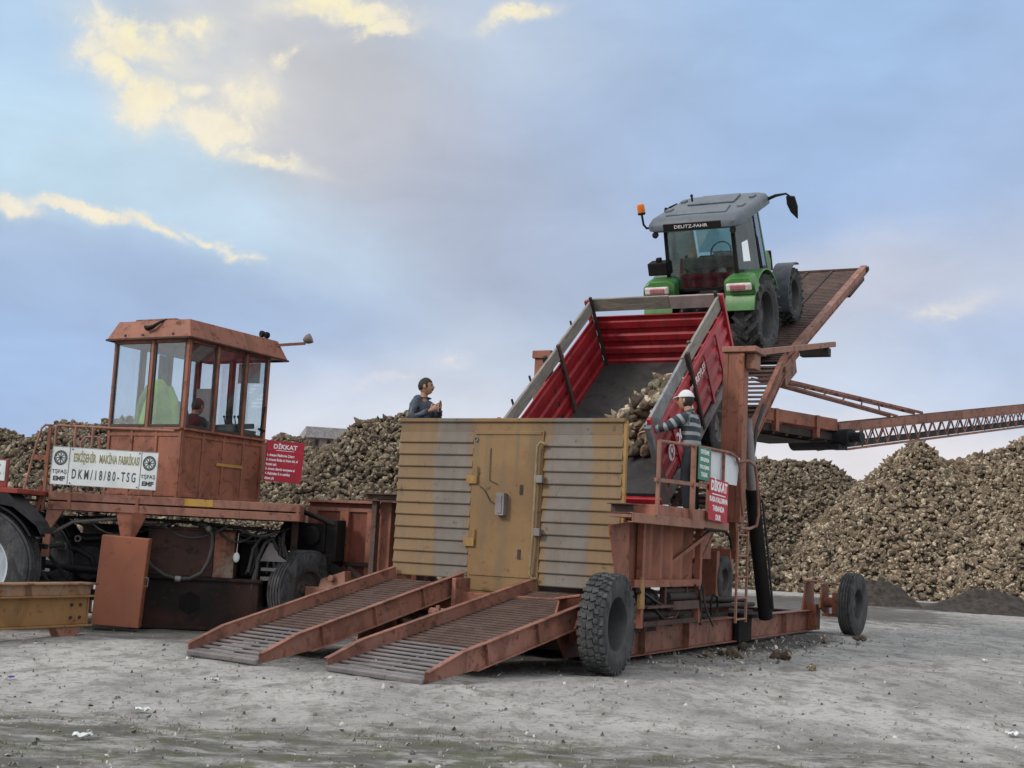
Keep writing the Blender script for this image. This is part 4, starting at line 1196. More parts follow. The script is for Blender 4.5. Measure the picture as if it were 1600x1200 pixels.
# --- signs on the operator's railing
def board(name, M, w, h, mat, label, t=.006, cat='sign'):
    o = empty(name, M); tag(o, label, cat)
    mb = MB(); mb.box((0, 0, 0), (w, h, t)); mb.build('panel', mat, o, None, None, .002, 1)
    return o
def sign_M(l, a, z, tilt=0): # faces +X of the machine
    return MM @ T(l, a, z) @ RZ(90) @ RX(90) @ RZ(tilt)
g = board('warning_sign', sign_M(.145, 2.98, 2.70, -1), .50, .46, SIGNGREEN, 'small green sign with white lettering on the operator railing')
for k, (s_, sz) in enumerate((('DEVİRME', .085), ('SIRASINDA', .075), ('YAKLAŞMAK', .07), ('YASAK', .09))):
    text_obj(s_, sz, INKW, g, T(0, .16 - k * .105, .0045), bold=.002)
r_ = board('warning_sign', sign_M(.15, 3.62, 2.22, -2), .84, .60, SIGNRED, 'red sign with white heading hanging below the white panel on the operator railing')
text_obj('DİKKAT', .19, INKW, r_, T(0, .19, .0045), bold=.008)
mb = MB(); mb.b2((-.30, .07, .003), (.30, .085, .0055)); mb.build('underline', INKW, r_)
for k, (s_, sz) in enumerate((('KASA KALDIRMA', .105), ('TABANDA', .11), ('DUR', .11))):
    text_obj(s_, sz, INKW, r_, T(0, 0 - k * .125, .0045), bold=.003)

# --- outfeed conveyor
CV = empty('conveyor', T(6.4, 26.0, 0) @ RZ(41.6))
tag(CV, 'long orange lattice belt conveyor reaching out over the heaps', 'conveyor')
# local X runs outward along the belt; rises slightly
LEN = 16.0
sl = (5.30 - 4.10) / 8.4
def cz(x): return 4.08 + .155 * x
mb = MB()
mb.bar((.0, -.35, cz(0) + .02), (LEN, -.35, cz(LEN) + .02), .04, .16); mb.bar((0, .35, cz(0) + .02), (LEN, .35, cz(LEN) + .02), .04, .16)
mb.build('belt_guard', ORANGE_DUSTY, CV)
mb = MB()
for y in (-.35, .35):
    mb.bar((0, y, cz(0) - .07), (LEN, y, cz(LEN) - .07), .04, .04); mb.bar((.3, y, cz(0) - .40), (LEN, y, cz(LEN) - .40), .045, .045)
    n = 40
    for k in range(n):
        x0 = LEN * k / n; x1 = LEN * (k + .5) / n; x2 = LEN * (k + 1) / n
        mb.bar((x0, y, cz(x0) - .07), (x1, y, cz(x1) - .39), .022, .022); mb.bar((x1, y, cz(x1) - .39), (x2, y, cz(x2) - .07), .022, .022)
mb.build('truss', ORANGE_DUSTY, CV)
mb = MB(); mb.bar((0, 0, cz(0) + .0), (LEN, 0, cz(LEN) + .0), .6, .03); mb.build('belt', HOSE, CV)
mb = MB(); mb.bar((.2, 0, cz(0) - .33), (LEN, 0, cz(LEN) - .33), .55, .09)
for k in range(40): mb.bar((.4 + k * .38, .25 - .5 * rng.random(), cz(.4 + k * .38) - .32), (.4 + k * .38 + .05, .25 - .5 * rng.random(), cz(.4 + k * .38) - .36 - .12 * rng.random()), .012, .012)
mb.build('return_belt', HOSE, CV)
mb = MB(); mb.tube([(-.25, -.55, cz(0) - .26), (-.25, .55, cz(0) - .26)], .20, 26); mb.build('drum', DARK, CV, None, 40)
mb = MB(); mb.tube([(-.45, -.95, cz(0) - .24), (-.45, -.45, cz(0) - .24)], .17, 20); mb.b2((-.65, -.8, cz(0) - .48), (-.35, -.55, cz(0) - .38)); mb.tube([(-.45, -1.2, cz(0) - .24), (-.45, -.95, cz(0) - .24)], .10, 16); mb.build('drive_motor', DARK, CV, None, 40)
mb = MB(); mb.b2((-3.1, -.7, cz(0) - .12), (-.55, -.64, cz(0) + .12)); mb.b2((-3.1, .6, cz(0) - .12), (-.55, .66, cz(0) + .12)); mb.b2((-.6, -.70, cz(0) - .12), (-.55, .66, cz(0) + .09)); mb.build('chute', ORANGE, CV, None, None, .01)
for x in (-2.6, -1.3):
    mb = MB(); mb.b2((x, -.74, cz(0) - .3), (x + .1, -.64, cz(0) + .12)); mb.build('rib', ORANGE, CV)
mb = MB(); mb.b2((-3.0, -.62, cz(0) - .30), (-.5, -.5, cz(0) - .16)); mb.b2((-3.0, .3, cz(0) - .30), (-.5, .55, cz(0) - .16)); mb.b2((-3.0, -.5, cz(0) - .40), (-1.2, .45, cz(0) - .37))
for k in range(6): mb.tube([(-2.9 + k * .42, -.6, cz(0) - .30), (-2.9 + k * .42, .55, cz(0) - .30)], .05, 10)
mb.build('feed_rollers', RUST_DARK, CV, None, 40)
mb = MB()
for y in (-.09, .09):
    q0 = (-2.3, y, 4.92); q1 = (3.6, y * 1.1, cz(3.6) + .14)
    mb.bar(q0, q1, .04, .055); mb.bar((-2.3, y, 4.84), (2.6, y, cz(2.6) + .12), .035, .045)
for k in range(7):
    f = k / 7; a_ = lerp((-2.3, -.09, 4.92), (3.6, -.09, cz(3.6) + .14), f); b_ = lerp((-2.3, .09, 4.92), (3.6, .09, cz(3.6) + .14), f + .07); mb.bar(a_, b_, .03, .03)
    a2 = lerp((-2.3, -.09, 4.92), (3.6, -.1, cz(3.6) + .14), f * .7 + .1); b2_ = lerp((-2.3, -.09, 4.84), (2.6, -.09, cz(2.6) + .12), f); mb.bar(a2, b2_, .025, .025)
mb.build('stay', ORANGE_DUSTY, CV)
mb = MB()
for x in (10.5, 15.0): 
    for y in (-.32, .32): mb.bar((x, y, -.02), (x, y, cz(x) - .36), .09, .09)
    mb.bar((x, -.32, 1.2), (x, .32, 1.2), .06, .06)
mb.build('support_leg', ORANGE_DUSTY, CV)
cs = board('warning_sign', CV.matrix_world.copy() @ T(1.70, -.40, cz(1.7) - .20) @ RX(90), .46, .42, SIGNRED, 'small red sign with white lettering on the side of the lattice conveyor')
text_obj('DİKKAT', .10, INKW, cs, T(0, .12, .0045), bold=.003)
for k, s_ in enumerate(('BANT ALTINDA', 'DURMAYIN')): text_obj(s_, .058, INKW, cs, T(0, 0 - k * .10, .0045), bold=.002)

# ================================================================ control cabin unit
CB = empty('control_cabin', UM)
tag(CB, 'rusty orange glazed control cabin raised on a steel deck over black machinery, at the left', 'control cabin')
CC = T(1.86, .30, 0) @ RZ(-34)            # cabin frame: origin at its front corner, -X along the left face, +Y along the right face
CW, CD = 1.46, 1.86
Z0, Z1, Z2, Z3 = 1.87, 2.90, 4.22, 4.52

# deck
for (z0, z1) in ((1.755, 1.87), (1.62, 1.735)):
    mb = MB(); mb.b2((.13, -.02, z0), (3.66, .05, z1)); mb.build('deck_beam', ORANGE_DUSTY, CB, None, None, .005, 1)
mb = MB(); mb.b2((.13, .05, 1.62), (.20, 3.0, 1.86)); mb.b2((3.58, .05, 1.62), (3.66, 3.0, 1.86)); mb.b2((.13, 2.95, 1.62), (3.66, 3.02, 1.86)); mb.build('deck_frame', ORANGE, CB, None, None, .005, 1)
mb = MB(); mb.b2((.21, .06, 1.82), (3.57, 2.94, 1.868)); mb.build('deck_floor', RUSTY, CB)
for u in (.42, 1.36, 3.62):
    mb = MB(); mb.b2((u - .02, -.03, 1.63), (u + .02, -.021, 1.86)); mb.build('strap', ORANGE, CB)
mb = MB(); mb.b2((2.02, -.0245, 1.765), (2.42, -.0205, 1.862)); mb.build('yellow_mark', YELLOWB, CB)
# legs and gussets
mb = MB(); mb.poly([(.12, 0, 1.62), (.36, 0, 1.62), (.20, 0, 1.35), (.20, 0, .95), (.09, 0, .95)], .08, (0, 1, 0)); mb.build('deck_leg', ORANGE_PALE, CB, None, None, .006)
mb = MB(); mb.poly([(1.08, 0, 1.62), (1.46, 0, 1.62), (1.36, 0, 1.45), (1.31, 0, 1.15), (1.20, 0, 1.15)], .07, (0, 1, 0)); mb.poly([(1.32, -.1, 1.62), (1.50, .02, 1.62), (1.32, .0, 1.2)], .02, (1, 1, 0)); mb.build('deck_leg', ORANGE, CB, None, None, .006)
for (u, v) in ((.15, 2.9), (3.55, 2.9), (3.5, .9)):
    mb = MB(); mb.b2((u, v, .0), (u + .1, v + .1, 1.62)); mb.build('deck_leg', ORANGE_DARK, CB)
# front railing
mb = MB(); mb.tube([(.16, .0, 1.87), (.15, .0, 2.79), (.17, 0, 2.81), (.95, .02, 2.815), (1.78, .06, 2.83)], .02, 8); mb.build('top_rail', ORANGE_PALE, CB, None, 60)
for u in (.42, .66):
    mb = MB(); mb.tube([(u, .0, 1.87), (u, .0, 2.81)], .018, 8); mb.build('baluster', ORANGE_DUSTY, CB)
mb = MB(); mb.tube([(.40, .5, 1.9), (.40, .5, 2.62), (.46, .5, 2.70), (.62, .5, 2.71), (.66, .5, 2.64), (.66, .5, 1.9)], .018, 8); mb.build('grab_rail', ORANGE_PALE, CB, None, 60)
mb = MB(); mb.b2((.10, .0, 2.0), (.16, .05, 2.05)); mb.b2((1.2, .0, 2.4), (1.26, .03, 2.5)); mb.build('sign_bracket', ORANGE, CB)
# access steps at the left end
ST = empty('access_steps', None, CB)
mb = MB(); mb.tube([(-.22, .0, 1.86), (-.10, .0, 2.55), (-.05, .0, 2.76), (.0, .0, 2.81), (.06, .0, 2.80)], .016, 8); mb.build('hand_rail', ORANGE_PALE, ST, None, 60)
mb = MB(); mb.b2((.04, -.01, 1.6), (.08, .05, 2.82)); mb.build('post', ORANGE, ST)
mb = MB(); mb.bar((.06, .02, 1.87), (-.16, .02, 1.05), .06, .05); mb.bar((-.14, .6, 1.95), (-.30, .6, .55), .05, .04); mb.build('stringer', ORANGE, ST)
mb = MB(); mb.b2((-.14, -.01, 2.31), (.04, .04, 2.38)); mb.build('rail', ORANGE, ST)
for k in range(4):
    mb = MB(); mb.b2((-.20 - k * .03, .0, 1.0 + k * .24), (.02, .5, 1.03 + k * .24)); mb.build('step', RUSTY, ST)

# cabin body
BD = MB()
def cbox(mb, lo, hi): mb.b2(lo, hi)
def facewall(p0, p1, name, npan):
    """lower wall with pressed panel frames between p0 and p1 (plan points), outward normal to the right of travel"""
    p0 = Vector((*p0, 0)); p1 = Vector((*p1, 0)); d = (p1 - p0); L = d.length; d.normalize(); nrm = Vector((d.y, -d.x, 0))
    mb = MB()
    mb.bar(p0 + Vector((0, 0, (Z0 + Z1) / 2)) - nrm * .02, p1 + Vector((0, 0, (Z0 + Z1) / 2)) - nrm * .02, .03, Z1 - Z0)
    for k in range(npan + 1):
        q = p0 + d * (L * k / npan); w = .05
        q = p0 + d * min(max((q - p0).length, w / 2), L - w / 2)
        mb.box(q + Vector((0, 0, (Z0 + Z1) / 2)) + nrm * .006, (w, .02, Z1 - Z0 - .01), Matrix(((d.x, -nrm.x, 0), (d.y, -nrm.y, 0), (0, 0, 1))))
    for z in (Z1 - .10, Z0 + .05):
        mb.bar(p0 + Vector((0, 0, z)) + nrm * .004, p1 + Vector((0, 0, z)) + nrm * .004, .014, .05)
    mb.bar(p0 + Vector((0, 0, Z1 - .012)) + nrm * .015, p1 + Vector((0, 0, Z1 - .012)) + nrm * .015, .075, .035)
    return mb.build(name, ORANGE, CB, CC, None, .004, 1)
C4 = [(-CW, 0), (0, 0), (0, CD), (-CW, CD)]
facewall(C4[0], C4[1], 'lower_wall', 3); facewall(C4[1], C4[2], 'lower_wall', 4); facewall(C4[2], C4[3], 'lower_wall', 2); facewall(C4[3], C4[0], 'lower_wall', 3)
mb = MB(); mb.b2((-CW + .05, .05, Z0), (-.05, CD - .05, Z0 + .03)); mb.build('cab_floor', RUST_DARK, CB, CC)
mb = MB(); mb.b2((.017, .78, 2.40), (.021, 1.38, 2.445)); mb.build('yellow_mark', YELLOWB, CB, CC)

def windows(p0, p1, cuts):
    """posts, head rail and glass panes; each pane a window of its own"""
    p0 = Vector((*p0, 0)); p1 = Vector((*p1, 0)); d = (p1 - p0); L = d.length; d.normalize(); nrm = Vector((d.y, -d.x, 0))
    Rm = Matrix(((d.x, -nrm.x, 0), (d.y, -nrm.y, 0), (0, 0, 1)))
    zc = (Z1 + Z2) / 2
    for i in range(len(cuts) - 1):
        a, b_ = cuts[i] * L + .025, cuts[i + 1] * L - .025
        fr = MB()
        for x in (a + .017, b_ - .017): fr.box(p0 + d * x + Vector((0, 0, zc)), (.034, .04, Z2 - Z1 - .02), Rm)
        for z in (Z1 + .032, Z2 - .032): fr.box(p0 + d * ((a + b_) / 2) + Vector((0, 0, z)), (b_ - a - .07, .036, .04), Rm)
        w = fr.build('window', plain('window_rubber', (.05, .035, .03), .6) if 'window_rubber' not in bpy.data.materials else bpy.data.materials['window_rubber'], CB, CC, None, .003, 1)
        gl = MB(); gl.box(p0 + d * ((a + b_) / 2) + Vector((0, 0, zc)), (b_ - a - .07, .006, Z2 - Z1 - .10), Rm); gl.build('pane', GLASS, w)
    for c_ in cuts:
        q = p0 + d * (c_ * L)
        if c_ in (0, 1): continue
        mb = MB(); mb.box(q + Vector((0, 0, zc)) + nrm * .004, (.05, .065, Z2 - Z1 + .02), Rm); mb.build('window_post', ORANGE, CB, CC, None, .004, 1)
windows(C4[0], C4[1], [0, .535, 1]); windows(C4[1], C4[2], [0, .34, .70, 1]); windows(C4[2], C4[3], [0, .5, 1]); windows(C4[3], C4[0], [0, .36, .68, 1])
for (x, y) in C4:
    mb = MB(); mb.box((x * .982 - .005, y + (.012 if y < 1 else -.012), (Z1 + Z2) / 2), (.06, .06, Z2 - Z1 + .02)); mb.build('corner_post', ORANGE, CB, CC, None, .006)
# roof: head rail, flared fascia, top plate
mb = MB()
def loop(o, z): return [(-CW - o, -o, z), (o, -o, z), (o, CD + o, z), (-CW - o, CD + o, z)]
ov = (.10, .10)
lo = [(-CW - .10, -.10, Z2 + .02), (.10, -.10, Z2 + .02), (.10, CD + .36, Z2 + .0), (-CW - .10, CD + .36, Z2 + .0)]
hi = [(-CW + .02, .0, Z3), (-.02, .0, Z3), (-.02, CD + .22, Z3), (-CW + .02, CD + .22, Z3)]
vs = lo + hi
mb.add(vs, [(0, 1, 5, 4), (1, 2, 6, 5), (2, 3, 7, 6), (3, 0, 4, 7), (4, 5, 6, 7), (3, 2, 1, 0)])
mb.build('roof', ORANGE, CB, CC, None, .012)
mb = MB()
for i in range(4):
    a, b_ = Vector(lo[i]), Vector(lo[(i + 1) % 4]); mb.bar(a - Vector((0, 0, .012)), b_ - Vector((0, 0, .012)), .05, .024)
mb.build('drip_edge', ORANGE_DARK, CB, CC)
mb = MB(); mb.b2((-CW - .02, -.02, Z2 - .045), (.02, CD + .02, Z2 + .015)); mb.build('head_rail', ORANGE, CB, CC, None, .004, 1)
mb = MB(); mb.b2((-1.25, .15, Z3 + .03), (-.45, 1.2, Z3 + .055)); mb.b2((-1.2, .2, Z3 - .01), (-.5, 1.1, Z3 + .03)); mb.build('roof_hatch', ORANGE_DUSTY, CB, CC, None, .006)
mb = MB(); mb.tube([(-.50, .03, Z3 + .01), (-.56, -.05, Z3 - .04), (-.64, -.11, Z3 - .12), (-.74, -.12, Z3 - .14), (-.80, -.10, Z3 - .11)], [.016, .018, .03, .038, .024], 10); mb.build('horn_hose', BLACK, CB, CC, 60)
mb = MB()
for x in (-1.2, -.85, -.25): mb.sph((x, -.085, Z2 + .07), .022, 8)
mb.build('bolt', RUSTY, CB, CC)
for y in (1.72, 1.84):
    mb = MB(); mb.lathe([(.001, -.03), (.05, -.03), (.055, .0), (.045, .03), (.001, .03)], 16, T(-.06, y, Z3 + .06) @ RZ(70)); mb.tube([(-.06, y, Z3), (-.06, y, Z3 + .04)], .02, 8); mb.build('horn', BLACK, CB, CC, 40)
WLM = mb = MB(); mb.bar((-.05, CD + .05, Z3 - .10), (.22, CD + .62, Z3 + .02), .045, .045); mb.build('lamp_arm', ORANGE, CB, CC)
mb = MB(); mb.lathe([(.001, -.10), (.04, -.09), (.075, -.03), (.085, .03), (.08, .045), (.001, .05)], 20, T(.26, CD + .66, Z3 + .10) @ RZ(20) @ RY(-25)); mb.build('work_lamp', plain('lamp_shell', (.16, .13, .11), .5), CB, CC, 40)
# wiper on the right face
mb = MB(); mb.bar((.05, 1.70, 3.02), (.05, 1.80, 3.42), .012, .012); mb.bar((.05, 1.66, 3.05), (.05, 1.82, 3.03), .02, .03); mb.build('wiper', BLACK, CB, CC)
# inside: dashboard, pale notice board, dark rear panel
mb = MB(); mb.b2((-.50, 1.15, Z0 + .03), (-.06, 1.75, 3.02)); mb.box((-.28, 1.45, 3.06), (.40, .55, .08), (R(8), 0, 0)); mb.build('control_desk', plain('desk', (.13, .13, .13), .6), CB, CC, None, .01)
for k in range(5):
    mb = MB(); mb.tube([(-.40 + .07 * k, 1.4, 3.08), (-.40 + .07 * k, 1.36, 3.2)], .009, 6); mb.sph((-.40 + .07 * k, 1.355, 3.21), .02, 8); mb.build('control_lever', BLACK, CB, CC, 60)
mb = MB(); mb.b2((-1.40, 1.80, 2.92), (-1.02, 1.83, 3.72)); mb.b2((-.55, 1.80, 3.80), (-.12, 1.815, 4.12)); mb.build('paper_notice', WHITEP, CB, CC)
mb = MB(); mb.b2((-1.42, .9, 2.9), (-1.40, 1.1, 4.15)); mb.build('cab_lining', plain('cab_lining', (.10, .105, .11), .7), CB, CC)
# undercarriage
mb = MB(); mb.b2((1.50, .36, .02), (3.12, 2.7, .72)); mb.b2((1.46, .33, .70), (3.16, 2.72, .75)); mb.b2((1.3, .3, .0), (3.2, 2.8, .05)); mb.build('sump', paint('dark_plate', (.045, .022, .018), (.012, .011, .011), rust=.5, dirt=.7, dirtc=(.016, .014, .014), rustc=(.07, .03, .022), rough=.75, spec=.15), CB, None, None, .012)  # near-black plate with random brown blotches
mb = MB(); mb.lathe([(.001, 0), (.17, 0), (.17, .008), (.001, .008)], 6, T(2.15, .352, .38) @ RZ(90) @ RX(30)); mb.build('inspection_hole', plain('hole_black', (.004, .004, .005), .9), CB, None)
mb = MB(); mb.b2((1.46, .50, .75), (2.42, 2.3, 1.44)); mb.b2((1.44, .48, 1.42), (2.74, 2.32, 1.46)); mb.build('tank', ORANGE_DARK, CB, None, None, .012)
mb = MB(); mb.b2((2.425, .49, .75), (2.72, 2.2, 1.42)); mb.build('tank_door', paint('tank_door_paint', (.30, .10, .045), (.22, .17, .14), rust=.5, dirt=.9, dirtc=(.05, .03, .025)), CB, None, None, .01)
mb = MB(); mb.sph((2.76, .42, 1.06), .05, 14, 0, (1, .6, 1.5)); mb.tube([(2.76, .42, 1.13), (2.77, .45, 1.42)], .006, 6); mb.build('float_marker', WHITEP, CB, None, 60)
mb = MB(); mb.tube([(2.20, .30, 1.52), (2.32, .25, 1.50), (2.41, .22, 1.38), (2.43, .22, 1.2), (2.40, .22, 1.0), (2.31, .22, .82), (2.15, .22, .73), (1.98, .22, .72), (1.80, .22, .76), (1.62, .24, .86), (1.48, .3, 1.0)], .033, 12); mb.build('hose', HOSE, CB, None, 60)
mb = MB(); mb.lathe([(.04, -.04), (.045, -.04), (.045, .04), (.04, .04)], 14, T(1.98, .22, .72) @ RY(3)); mb.build('hose_clip', GREYSTEEL, CB)
mb = MB(); mb.lathe([(.04, -.03), (.045, -.03), (.045, .03), (.04, .03)], 14, T(2.36, .23, 1.455) @ RY(50)); mb.build('hose_clip', GREYSTEEL, CB)
mb = MB(); mb.tube([(.3, .35, 1.52), (1.2, .35, 1.55), (2.3, .30, 1.53), (3.0, .25, 1.48), (3.35, .25, 1.46), (3.5, .4, 1.52)], .022, 10); mb.build('pipe', BLACK, CB, None, 60)
mb = MB(); mb.tube([(.2, .2, 1.30), (.45, .2, 1.46), (.6, .2, 1.48), (1.4, .25, 1.58)], .026, 10); mb.build('pipe', GREYSTEEL, CB, None, 60)
# engine on the left
mb = MB(); mb.b2((.05, .85, .55), (1.35, 1.9, 1.20)); mb.b2((.25, .75, .75), (.75, 2.0, 1.30)); mb.b2((.85, .7, .9), (1.25, 1.9, 1.42)); mb.b2((-.1, 1.0, .65), (.1, 1.6, 1.0)); mb.build('engine_block', BLACK, CB, None, None, .04)
mb = MB(); mb.tube([(-.15, .72, 1.08), (.1, .70, 1.10), (.45, .70, 1.06), (.65, .72, .95), (.72, .72, .78), (.62, .75, .62)], .045, 12); mb.tube([(-.12, .72, .84), (.35, .66, .80), (.8, .7, .78)], .06, 12); mb.tube([(.45, .62, 1.27), (.55, .62, 1.22), (.9, .62, 1.26), (1.3, .7, 1.24)], .032, 10); mb.build('exhaust_pipe', DARK, CB, None, 50)
mb = MB(); mb.lathe([(.05, -.05), (.05, .05), (.028, .05), (.028, -.05)], 16, T(.46, .60, 1.22) @ RZ(90), closed=True); mb.sph((1.15, .72, 1.0), .10, 12); mb.b2((.15, .6, 1.05), (.3, .66, 1.16)); mb.build('engine_fitting', GREYSTEEL, CB, None, 50)
mb = MB()
mb.lathe([(.001, -.04), (.24, -.04), (.26, 0), (.24, .04), (.001, .04)], 26, T(.62, .74, .88) @ RZ(90)); mb.lathe([(.001, -.05), (.10, -.05), (.1, .05), (.001, .05)], 18, T(.18, .74, .95) @ RZ(90)); mb.build('pulley', DARK, CB, None, 40)
mb = MB(); mb.b2((-.05, .5, .35), (3.1, .62, .50)); mb.b2((.1, .5, .1), (.25, .7, .4)); mb.build('chassis_rail', BLACK, CB)
# rear bits between cabin and machine: motor, guard, hoses, brackets
for k in range(14):
    x0 = .3 + 2.9 * rng.random(); z0 = 1.44 + .16 * rng.random(); v0 = .2 + .5 * rng.random(); L_ = .5 + 1.0 * rng.random(); sg = .02 + .30 * rng.random() ** 2
    pts = [(x0 + L_ * f / 9, v0 + .05 * math.sin(f + k), z0 - sg * math.sin(math.pi * f / 9)) for f in range(10)]
    mb = MB(); mb.tube(pts, .010 + .012 * rng.random(), 7); mb.build('cable', HOSE if k % 3 else GREYSTEEL, CB, None, 60)
for k in range(7):
    x0 = 2.75 + .7 * rng.random(); z0 = 1.2 + .35 * rng.random()
    mb = MB(); mb.tube([(x0, .5, z0), (x0 + .05 * rng.normal(), .48, z0 - .25), (x0 + .1 * rng.normal(), .5, z0 - .5 - .3 * rng.random())], .012 + .01 * rng.random(), 7); mb.build('cable', HOSE, CB, None, 60)
mb = MB(); mb.b2((2.75, 1.0, .75), (3.3, 2.4, 1.40)); mb.build('fuel_tank', BLACK, CB, None, None, .03)
mb = MB(); mb.b2((.2, 2.0, .6), (1.4, 2.8, 1.45)); mb.build('fuel_tank', BLACK, CB, None, None, .03)
for (p) in ([(2.95, .4, .85), (3.0, .38, 1.2), (3.1, .38, 1.36), (3.2, .38, 1.38)], [(3.06, .38, .70), (3.08, .36, 1.05), (3.16, .36, 1.28), (3.26, .4, 1.36), (3.34, .45, 1.2)], [(2.98, .4, .35), (3.02, .38, .7), (3.06, .38, .9)], [(3.42, .5, 1.5), (3.4, .45, 1.3), (3.45, .5, 1.1)]):
    mb = MB(); mb.tube(p, .026, 10); mb.build('hose', HOSE, CB, None, 60)
mb = MB(); mb.poly([(3.10, .45, 1.02), (3.22, .45, 1.30), (3.29, .45, 1.30), (3.36, .45, 1.12), (3.52, .45, 1.02)], .02, (0, 1, 0)); mb.b2((3.12, .44, .88), (3.5, .47, .93)); mb.b2((3.12, .44, .74), (3.5, .47, .80)); mb.b2((3.22, .44, 1.38), (3.30, .48, 1.48)); mb.build('pipe_bracket', GREYSTEEL, CB, None, None, .005)
mb = MB(); mb.b2((2.8, 1.5, .3), (3.6, 2.9, .65)); mb.b2((2.9, 1.3, .6), (3.3, 2.6, 1.4)); mb.build('gear_case', BLACK, CB, None, None, .03)

# signs on the cabin unit
np_ = board('name_board', UM @ T(.875, -.055, 2.235) @ RX(90) @ RZ(-.6), 1.47, .54, WHITEP, 'white company board with wheel emblems on the front railing of the cabin deck')
for x in (-.495, .50):
    mb = MB(); mb.b2((x - .004, -.27, .0031), (x + .004, .27, .0052)); mb.build('divider', INKD, np_)
mb = MB()
for (x0, y0, x1, y1) in ((-.735, .262, .735, .27), (-.735, -.27, .735, -.262), (-.735, -.262, -.727, .262), (.727, -.262, .735, .262)): mb.b2((x0, y0, .0031), (x1, y1, .006))
mb.build('frame', plain('board_edge', (.35, .38, .38)), np_)
text_obj('ESKİŞEHİR', .165, INKG, np_, T(-.285, .12, .0045), sx=.375, bold=.004)
text_obj('MAKİNA', .165, INKG, np_, T(.04, .12, .0045), sx=.375, bold=.004)
text_obj('FABRİKASI', .165, INKG, np_, T(.33, .12, .0045), sx=.375, bold=.004)
text_obj('D K M / 1 8 / 8 0 - T S G', .19, INKD, np_, T(0, -.115, .0045), sx=.46, bold=.003)
for x in (-.615, .615):
    mb = MB(); cx, cy = x, .11
    n = 40; r0, r1 = .075, .092
    vs = []; fs = []
    for k in range(n):
        a = 2 * math.pi * k / n
        for r in (r0, r1):
            for z in (.0031, .0055): vs.append((cx + r * math.cos(a), cy + r * math.sin(a) * 1.15, z))
    for k in range(n):
        o = 4 * k; p = 4 * ((k + 1) % n)
        fs += [(o + 1, p + 1, p + 3, o + 3), (o, o + 2, p + 2, p), (o, p, p + 1, o + 1), (o + 2, o + 3, p + 3, p + 2)]
    mb.add(vs, fs)
    for k in range(8):
        a = math.pi * k / 4
        mb.bar((cx, cy, .0045), (cx + .078 * math.cos(a), cy + .09 * math.sin(a), .0045), .013, .002)
        mb.box((cx + .066 * math.cos(a + .39), cy + .076 * math.sin(a + .39), .0045), (.03, .014, .002), (0, 0, a + .39 + math.pi / 2))
    mb.build('emblem', INKD, np_)
    text_obj('TŞFAŞ', .072, INKD, np_, T(x, -.085, .0045), sx=.95, bold=.001)
    text_obj('EMF', .085, INKD, np_, T(x, -.185, .0045), sx=1.1, bold=.004)
mb = MB()
for (x, y) in ((-.46, .24), (.47, .24), (-.46, -.24), (.47, -.24)): mb.sph((x, y, .004), .011, 8)
mb.build('screw', INKD, np_)
rs = board('warning_sign', UM @ T(3.275, 1.48, 2.545) @ RX(90) @ RZ(-2.2), .585, .635, SIGNRED, 'large red sign with white lines of text on the right end of the control cabin')
text_obj('DİKKAT', .098, INKW, rs, T(0, .225, .0045), bold=.003)
mb = MB(); mb.b2((-.14, .165, .003), (.14, .173, .0055)); mb.build('underline', INKW, rs)
for k, s_ in enumerate(('1- Aracını Platforma Çıkart', '2- Aracını Boşa al, frene tak, el', 'frenini çek', '3- Aracın devrini emniyete al', '4- Kabinden 5 m uzaklaş', 'dışına çık')):
    text_obj(s_, (.054), INKW, rs, T(-.275, .09 - k * .072, .0045), align='LEFT', sx=.72, bold=.0022)
mb = MB(); mb.b2((2.94, 1.44, 2.3), (2.99, 1.49, 2.8)); mb.build('sign_bracket', ORANGE, CB)

# operator's chair and the jacket on its peg
ch = empty('office_chair', UM @ CC @ T(-.56, .66, Z0 + .03))
tag(ch, 'grey office chair standing inside the control cabin', 'chair')
CHM = plain('chair_grey', (.16, .16, .165), .8)
mb = MB(); mb.box((0, 0, .72), (.48, .48, .09)); mb.build('seat', CHM, ch, None, 40, .03)
mb = MB(); mb.poly([(-.22, -.24, .85), (.22, -.24, .85), (.25, -.26, 1.25), (.20, -.28, 1.42), (0, -.285, 1.46), (-.20, -.28, 1.42), (-.25, -.26, 1.25)], .07, (0, 1, 0)); mb.build('backrest', CHM, ch, None, 40, .025)
mb = MB(); mb.tube([(0, 0, .68), (0, 0, .12)], .03, 10)
for k in range(5): mb.bar((0, 0, .1), (.27 * math.cos(k * 1.257), .27 * math.sin(k * 1.257), .05), .05, .035)
mb.build('base', BLACK, ch)
jk = empty('safety_jacket', UM @ CC @ T(-.72, .22, 2.78) @ RZ(20) @ Matrix.Scale(.86, 4))
tag(jk, 'fluorescent yellow green work jacket hanging inside the cabin window', 'jacket')
vs = []; fs = []
lv = [(1.02, .05, .04), (.96, .10, .06), (.86, .20, .08), (.70, .25, .10), (.50, .28, .11), (.25, .31, .12), (.05, .33, .12), (-.08, .33, .12)]
n = 20
for (z, rx, ry) in lv:
    for k in range(n):
        a = 2 * math.pi * k / n; f = 1 + .16 * math.sin(5 * a + z * 4) + .06 * math.sin(9 * a - z * 7)
        vs.append((rx * math.cos(a) * f, ry * math.sin(a) * f, z))
for i in range(len(lv) - 1):
    for k in range(n): fs.append((i * n + k, (i + 1) * n + k, (i + 1) * n + (k + 1) % n, i * n + (k + 1) % n))
fs.append(tuple(range(n)))
HIVIS = plain('hi_vis_cloth', (.22, .40, .055), .85, var=.25, sc=4, bmp=.4)
mb = MB(); mb.add(vs, fs); mb.build('coat', HIVIS, jk, None, 80)
